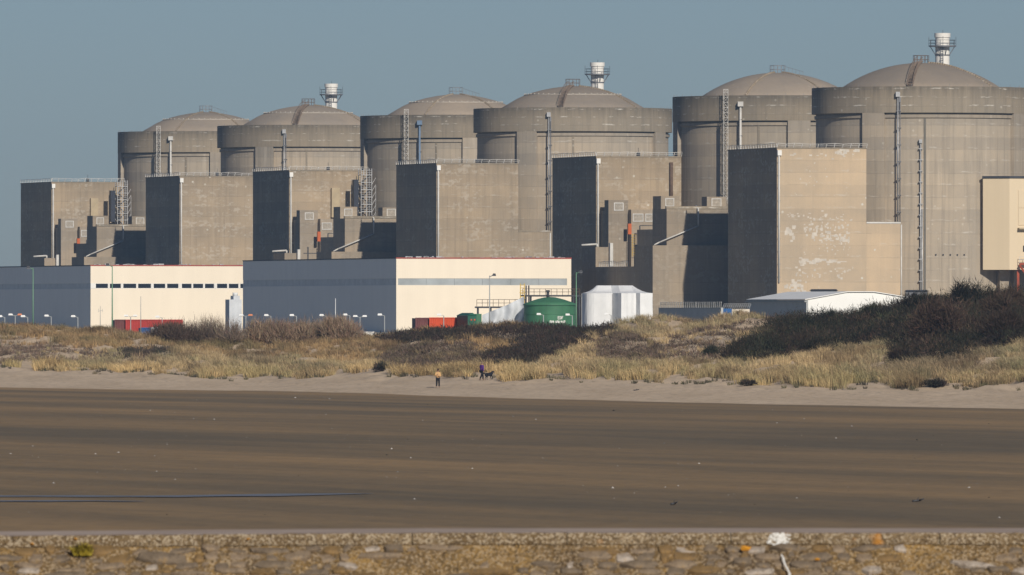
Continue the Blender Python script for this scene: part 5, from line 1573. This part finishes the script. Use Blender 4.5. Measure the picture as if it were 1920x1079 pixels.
def sea_wall():
    YW, ZT = 194.0, 6.30          # front edge and level of the walkway on top
    root = empty('sea_wall', (0, YW, 0)); tag(root, 'weathered stone sea wall with pale walkway running along the bottom of the photo', 'wall')
    # the walkway dips a little towards the left, like the photograph
    def zt(x): return ZT - 0.055 * max(0.0, min(1.0, (-1.5 - x) / 7.5))
    xs_ = np.concatenate([[-120, -40], np.arange(-16, 16.1, 0.5), [40, 120]])
    m = MB(); n = len(xs_)
    vs = [(x, 0.03, zt(x)) for x in xs_] + [(x, 4.4, zt(x)) for x in xs_] + [(x, 12, 2.0) for x in xs_]
    m.add(vs, [(j * n + i, j * n + i + 1, (j + 1) * n + i + 1, (j + 1) * n + i) for j in range(2) for i in range(n - 1)])
    m.build('walkway', M['walk'], root)
    # coping blocks with rough front
    edges = [-40.0]
    while edges[-1] < 40: edges.append(edges[-1] + R.uniform(2.4, 3.6))
    for a_, b_ in zip(edges[:-1], edges[1:]):
        m = MB(); k = 24; hz = 0.205
        vs = []
        for j, (dy, dz) in enumerate(((0.035, 0.0), (0.0, -0.012), (-0.01, -hz * .5), (0.0, -hz + .01), (0.06, -hz))):
            for i in range(k + 1):
                x = a_ + 0.008 + (b_ - a_ - 0.016) * i / k
                vs.append((x, dy + R.uniform(-.008, .008), zt(x) + 0.004 + dz + R.uniform(-.008, .008)))
        w = k + 1
        m.add(vs, [((j + 1) * w + i, (j + 1) * w + i + 1, j * w + i + 1, j * w + i) for j in range(4) for i in range(k)])
        m.build('coping_block', M['coping'], root)
    # sloping mortar bed under it
    sl = math.radians(38); cs, sn = math.cos(sl), math.sin(sl)
    def P(x, t_, off=0.0):   # t_ metres down the slope
        return Vector((x, 0.02 - t_ * cs - off * sn, zt(x) - 0.20 - t_ * sn + off * cs))
    nx_, nt_ = 420, 30
    gx = np.linspace(-14, 14, nx_); gt = np.concatenate([np.linspace(0, 1.9, nt_ - 4), [2.6, 4, 7, 12]])
    A, B = np.meshgrid(gx, gt)
    off = 0.10 * fbm(A * 1.6, B * 1.6, 61) + 0.05 * fbm(A * 7, B * 7, 65)
    off[-4:] *= 0.2; off[0] = 0
    V = np.array([P(a_, b_, o_)[:] for a_, b_, o_ in zip(A.ravel(), B.ravel(), off.ravel())])
    ii = np.arange(nx_ * len(gt)).reshape(len(gt), nx_)
    Q = np.stack([ii[1:, :-1].ravel(), ii[1:, 1:].ravel(), ii[:-1, 1:].ravel(), ii[:-1, :-1].ravel()], 1)
    link_mesh('mortar_bed', np_mesh('mortar_bed', V, Q, None, True), M['mortar'], root)
    # rubble stones set in the bed
    cnt = 0
    t_ = 0.02
    while t_ < 1.2 and cnt < 290:          # rough courses of flat, broken stones
        hrow = R.uniform(0.13, 0.27)
        x = -10.6 + R.random() * 0.4
        while x < 10.6:
            w = R.choice((0.16, 0.26, 0.36, 0.5, 0.72)) * R.uniform(0.75, 1.25)
            xc0 = x
            dens = float(vnoise(np.array([(x + w / 2) / 1.9]), np.array([t_ / 0.55]), 91)[0])
            if dens < (0.27 if xc0 < 1 else 0.16):
                x += w * 0.8; continue
            h = hrow * R.uniform(0.65, 1.15); yc = t_ + hrow / 2 + R.uniform(-.04, .04); xc = x + w / 2
            x += w + R.uniform(0.0, 0.07)
            k = R.randint(6, 9); lay = []
            # angular outline: points on a rounded rectangle, broken unevenly
            ang = sorted((i + R.uniform(-.38, .38)) * 2 * math.pi / k for i in range(k))
            def rim(a_):
                c_, s_ = math.cos(a_), math.sin(a_)
                q = 1.0 / max(abs(c_), abs(s_)) ** 0.75
                return c_ * q * w / 2, s_ * q * h / 2
            out = [tuple(v * R.uniform(.82, 1.05) for v in rim(a_)) for a_ in ang]
            o0 = 0.10 * float(fbm(np.array([xc * 1.6]), np.array([yc * 1.6]), 61)[0])
            hh = R.uniform(0.0, 0.055); tl = R.uniform(-.12, .12); tl2 = R.uniform(-.1, .1)
            for sc, of in ((1.03, -0.14), (1.0, hh * .3), (0.9, hh)):
                for (dx, dt) in out:
                    lay.append(P(xc + dx * sc, yc + dt * sc, o0 + of + (dx * tl + dt * tl2 if of > -.1 else 0) + R.uniform(-.012, .012)))
            ct = P(xc + R.uniform(-.2, .2) * w, yc + R.uniform(-.2, .2) * h, o0 + hh + R.uniform(-0.01, 0.03))
            c0 = P(xc, yc, o0)
            vs = [v - c0 for v in lay] + [ct - c0]
            fs = [((j + 1) * k + (i + 1) % k, (j + 1) * k + i, j * k + i, j * k + (i + 1) % k) for j in range(2) for i in range(k)] + [(2 * k + (i + 1) % k, 3 * k, 2 * k + i) for i in range(k)]
            o = MB().add(vs, fs).build('stone', M['stone%d' % R.choice((0, 0, 0, 1, 1, 1, 2, 3, 3))], root); o.location = c0
            cnt += 1
            if cnt >= 290: break
        t_ += hrow * 0.92
    # white paint daubed on the coping and a white streak down the stones
    m = MB()
    for k in range(190):
        px = R.gauss(1461, 9); dz = R.uniform(0.005, 0.20) if abs(px - 1461) < 17 else R.uniform(.03, .17)
        x = (px - 960) * K * YW; s_ = R.uniform(0.007, 0.02)
        m.add([(x - s_, -0.021, zt(x) - dz - s_ * .6), (x + s_ * R.uniform(.5, 1.2), -0.022, zt(x) - dz - s_ * .5), (x + s_, -0.021, zt(x) - dz + s_ * .6), (x - s_ * .7, -0.02, zt(x) - dz + s_ * .7)], [(0, 1, 2, 3)])
    m.build('paint_daub', M['white'], root)['kind'] = 'stuff'
    m = MB()
    for k in range(16):
        q = k / 15; x = (1466 + 22 * q - 960) * K * 193.5 + R.uniform(-.01, .01); t_ = 0.42 + 0.85 * q
        a_ = P(x, t_, 0.115); b_ = P(x + 0.02, t_ + 0.07, 0.115)
        m.tube(a_, b_, 0.016, 5)
    m.build('paint_streak', M['white'], root)['kind'] = 'stuff'
    return P
WP = sea_wall()

def weed():
    x = (154 - 960) * K * 193.5; c = WP(x, 0.22, 0.06); c.y += 194.0
    root = empty('wall_weed', c); tag(root, 'yellow green weed growing from the sea wall at left', 'plant')
    n = 1
    H = np.full(26, 0.26) * NR.uniform(.6, 1.1, 26); a_ = NR.uniform(0, 6.28, 26); rr = NR.random(26) ** .5 * 0.13
    V, F, C = blades(np.cos(a_) * rr, np.sin(a_) * rr * .4, np.zeros(26), H, np.full(26, .06), np.array([(0.36, 0.27, 0.03), (0.20, 0.17, 0.03), (0.46, 0.36, 0.05)])[NR.integers(0, 3, 26)], 14, 0.012, 0.9)
    link_mesh('leaves', np_mesh('leaves', V, F, C), M['veg'], root)
    m = MB()
    for k in range(7):
        t_ = R.random() * 6.28; m.tube((0, 0, -.08), (math.cos(t_) * .12, math.sin(t_) * .06, .16), .008, 4)
    m.build('stem', M['rust'], root)
weed()
def lichen(px, py, s_, label):
    x = (px - 960) * K * 193.9
    t_ = max(0.0, (py - 1014) * 0.0090 / math.sin(math.radians(38)))
    c = WP(x, t_, 0.10) if py > 1014 else Vector((x, -0.03, 6.29 - (py - 993) * 0.009))
    m = MB(); k = 11
    vs = [(math.cos(i * 6.283 / k) * s_ * R.uniform(.6, 1.2), -0.01, math.sin(i * 6.283 / k) * s_ * .5 * R.uniform(.6, 1.2)) for i in range(k)] + [(0, -0.035, 0.01)]
    m.add(vs, [(i, (i + 1) % k, k) for i in range(k)])
    o = m.build('lichen', M['lichen']); o.location = (c.x, c.y + 194.0, c.z); tag(o, label, 'lichen', 'orange lichen spots on the sea wall')
M['lichen'] = flat('orange_lichen', (0.55, 0.24, 0.02), 0.9, 0.3, 20)
lichen(142, 1003, 0.035, 'orange lichen spot on the wall top above the weed')
lichen(60, 1012, 0.035, 'orange lichen spot left of the weed')
lichen(1398, 1029, 0.10, 'largest orange lichen patch, left of the white streak')
lichen(1532, 1049, 0.05, 'orange lichen spot right of the white streak')
lichen(465, 1003, 0.04, 'orange lichen spot on the wall top left of centre')

# ---------------------------------------------------------------- air between the camera and the plant
hb = MB().box(-1750, 1750, -60, 4200, -3, 72)
hz = hb.build('haze', None); tag(hz, 'thin sea haze', 'haze', kind='stuff')
hm = bpy.data.materials.new('sea_haze'); hm.use_nodes = True
ht = hm.node_tree; ht.nodes.clear()
ho = ht.nodes.new('ShaderNodeOutputMaterial'); hv = ht.nodes.new('ShaderNodeVolumePrincipled')
hv.inputs['Color'].default_value = (0.38, 0.66, 1.0, 1); hv.inputs['Density'].default_value = 0.00005
ht.links.new(hv.outputs[0], ho.inputs['Volume'])
hz.data.materials.append(hm)
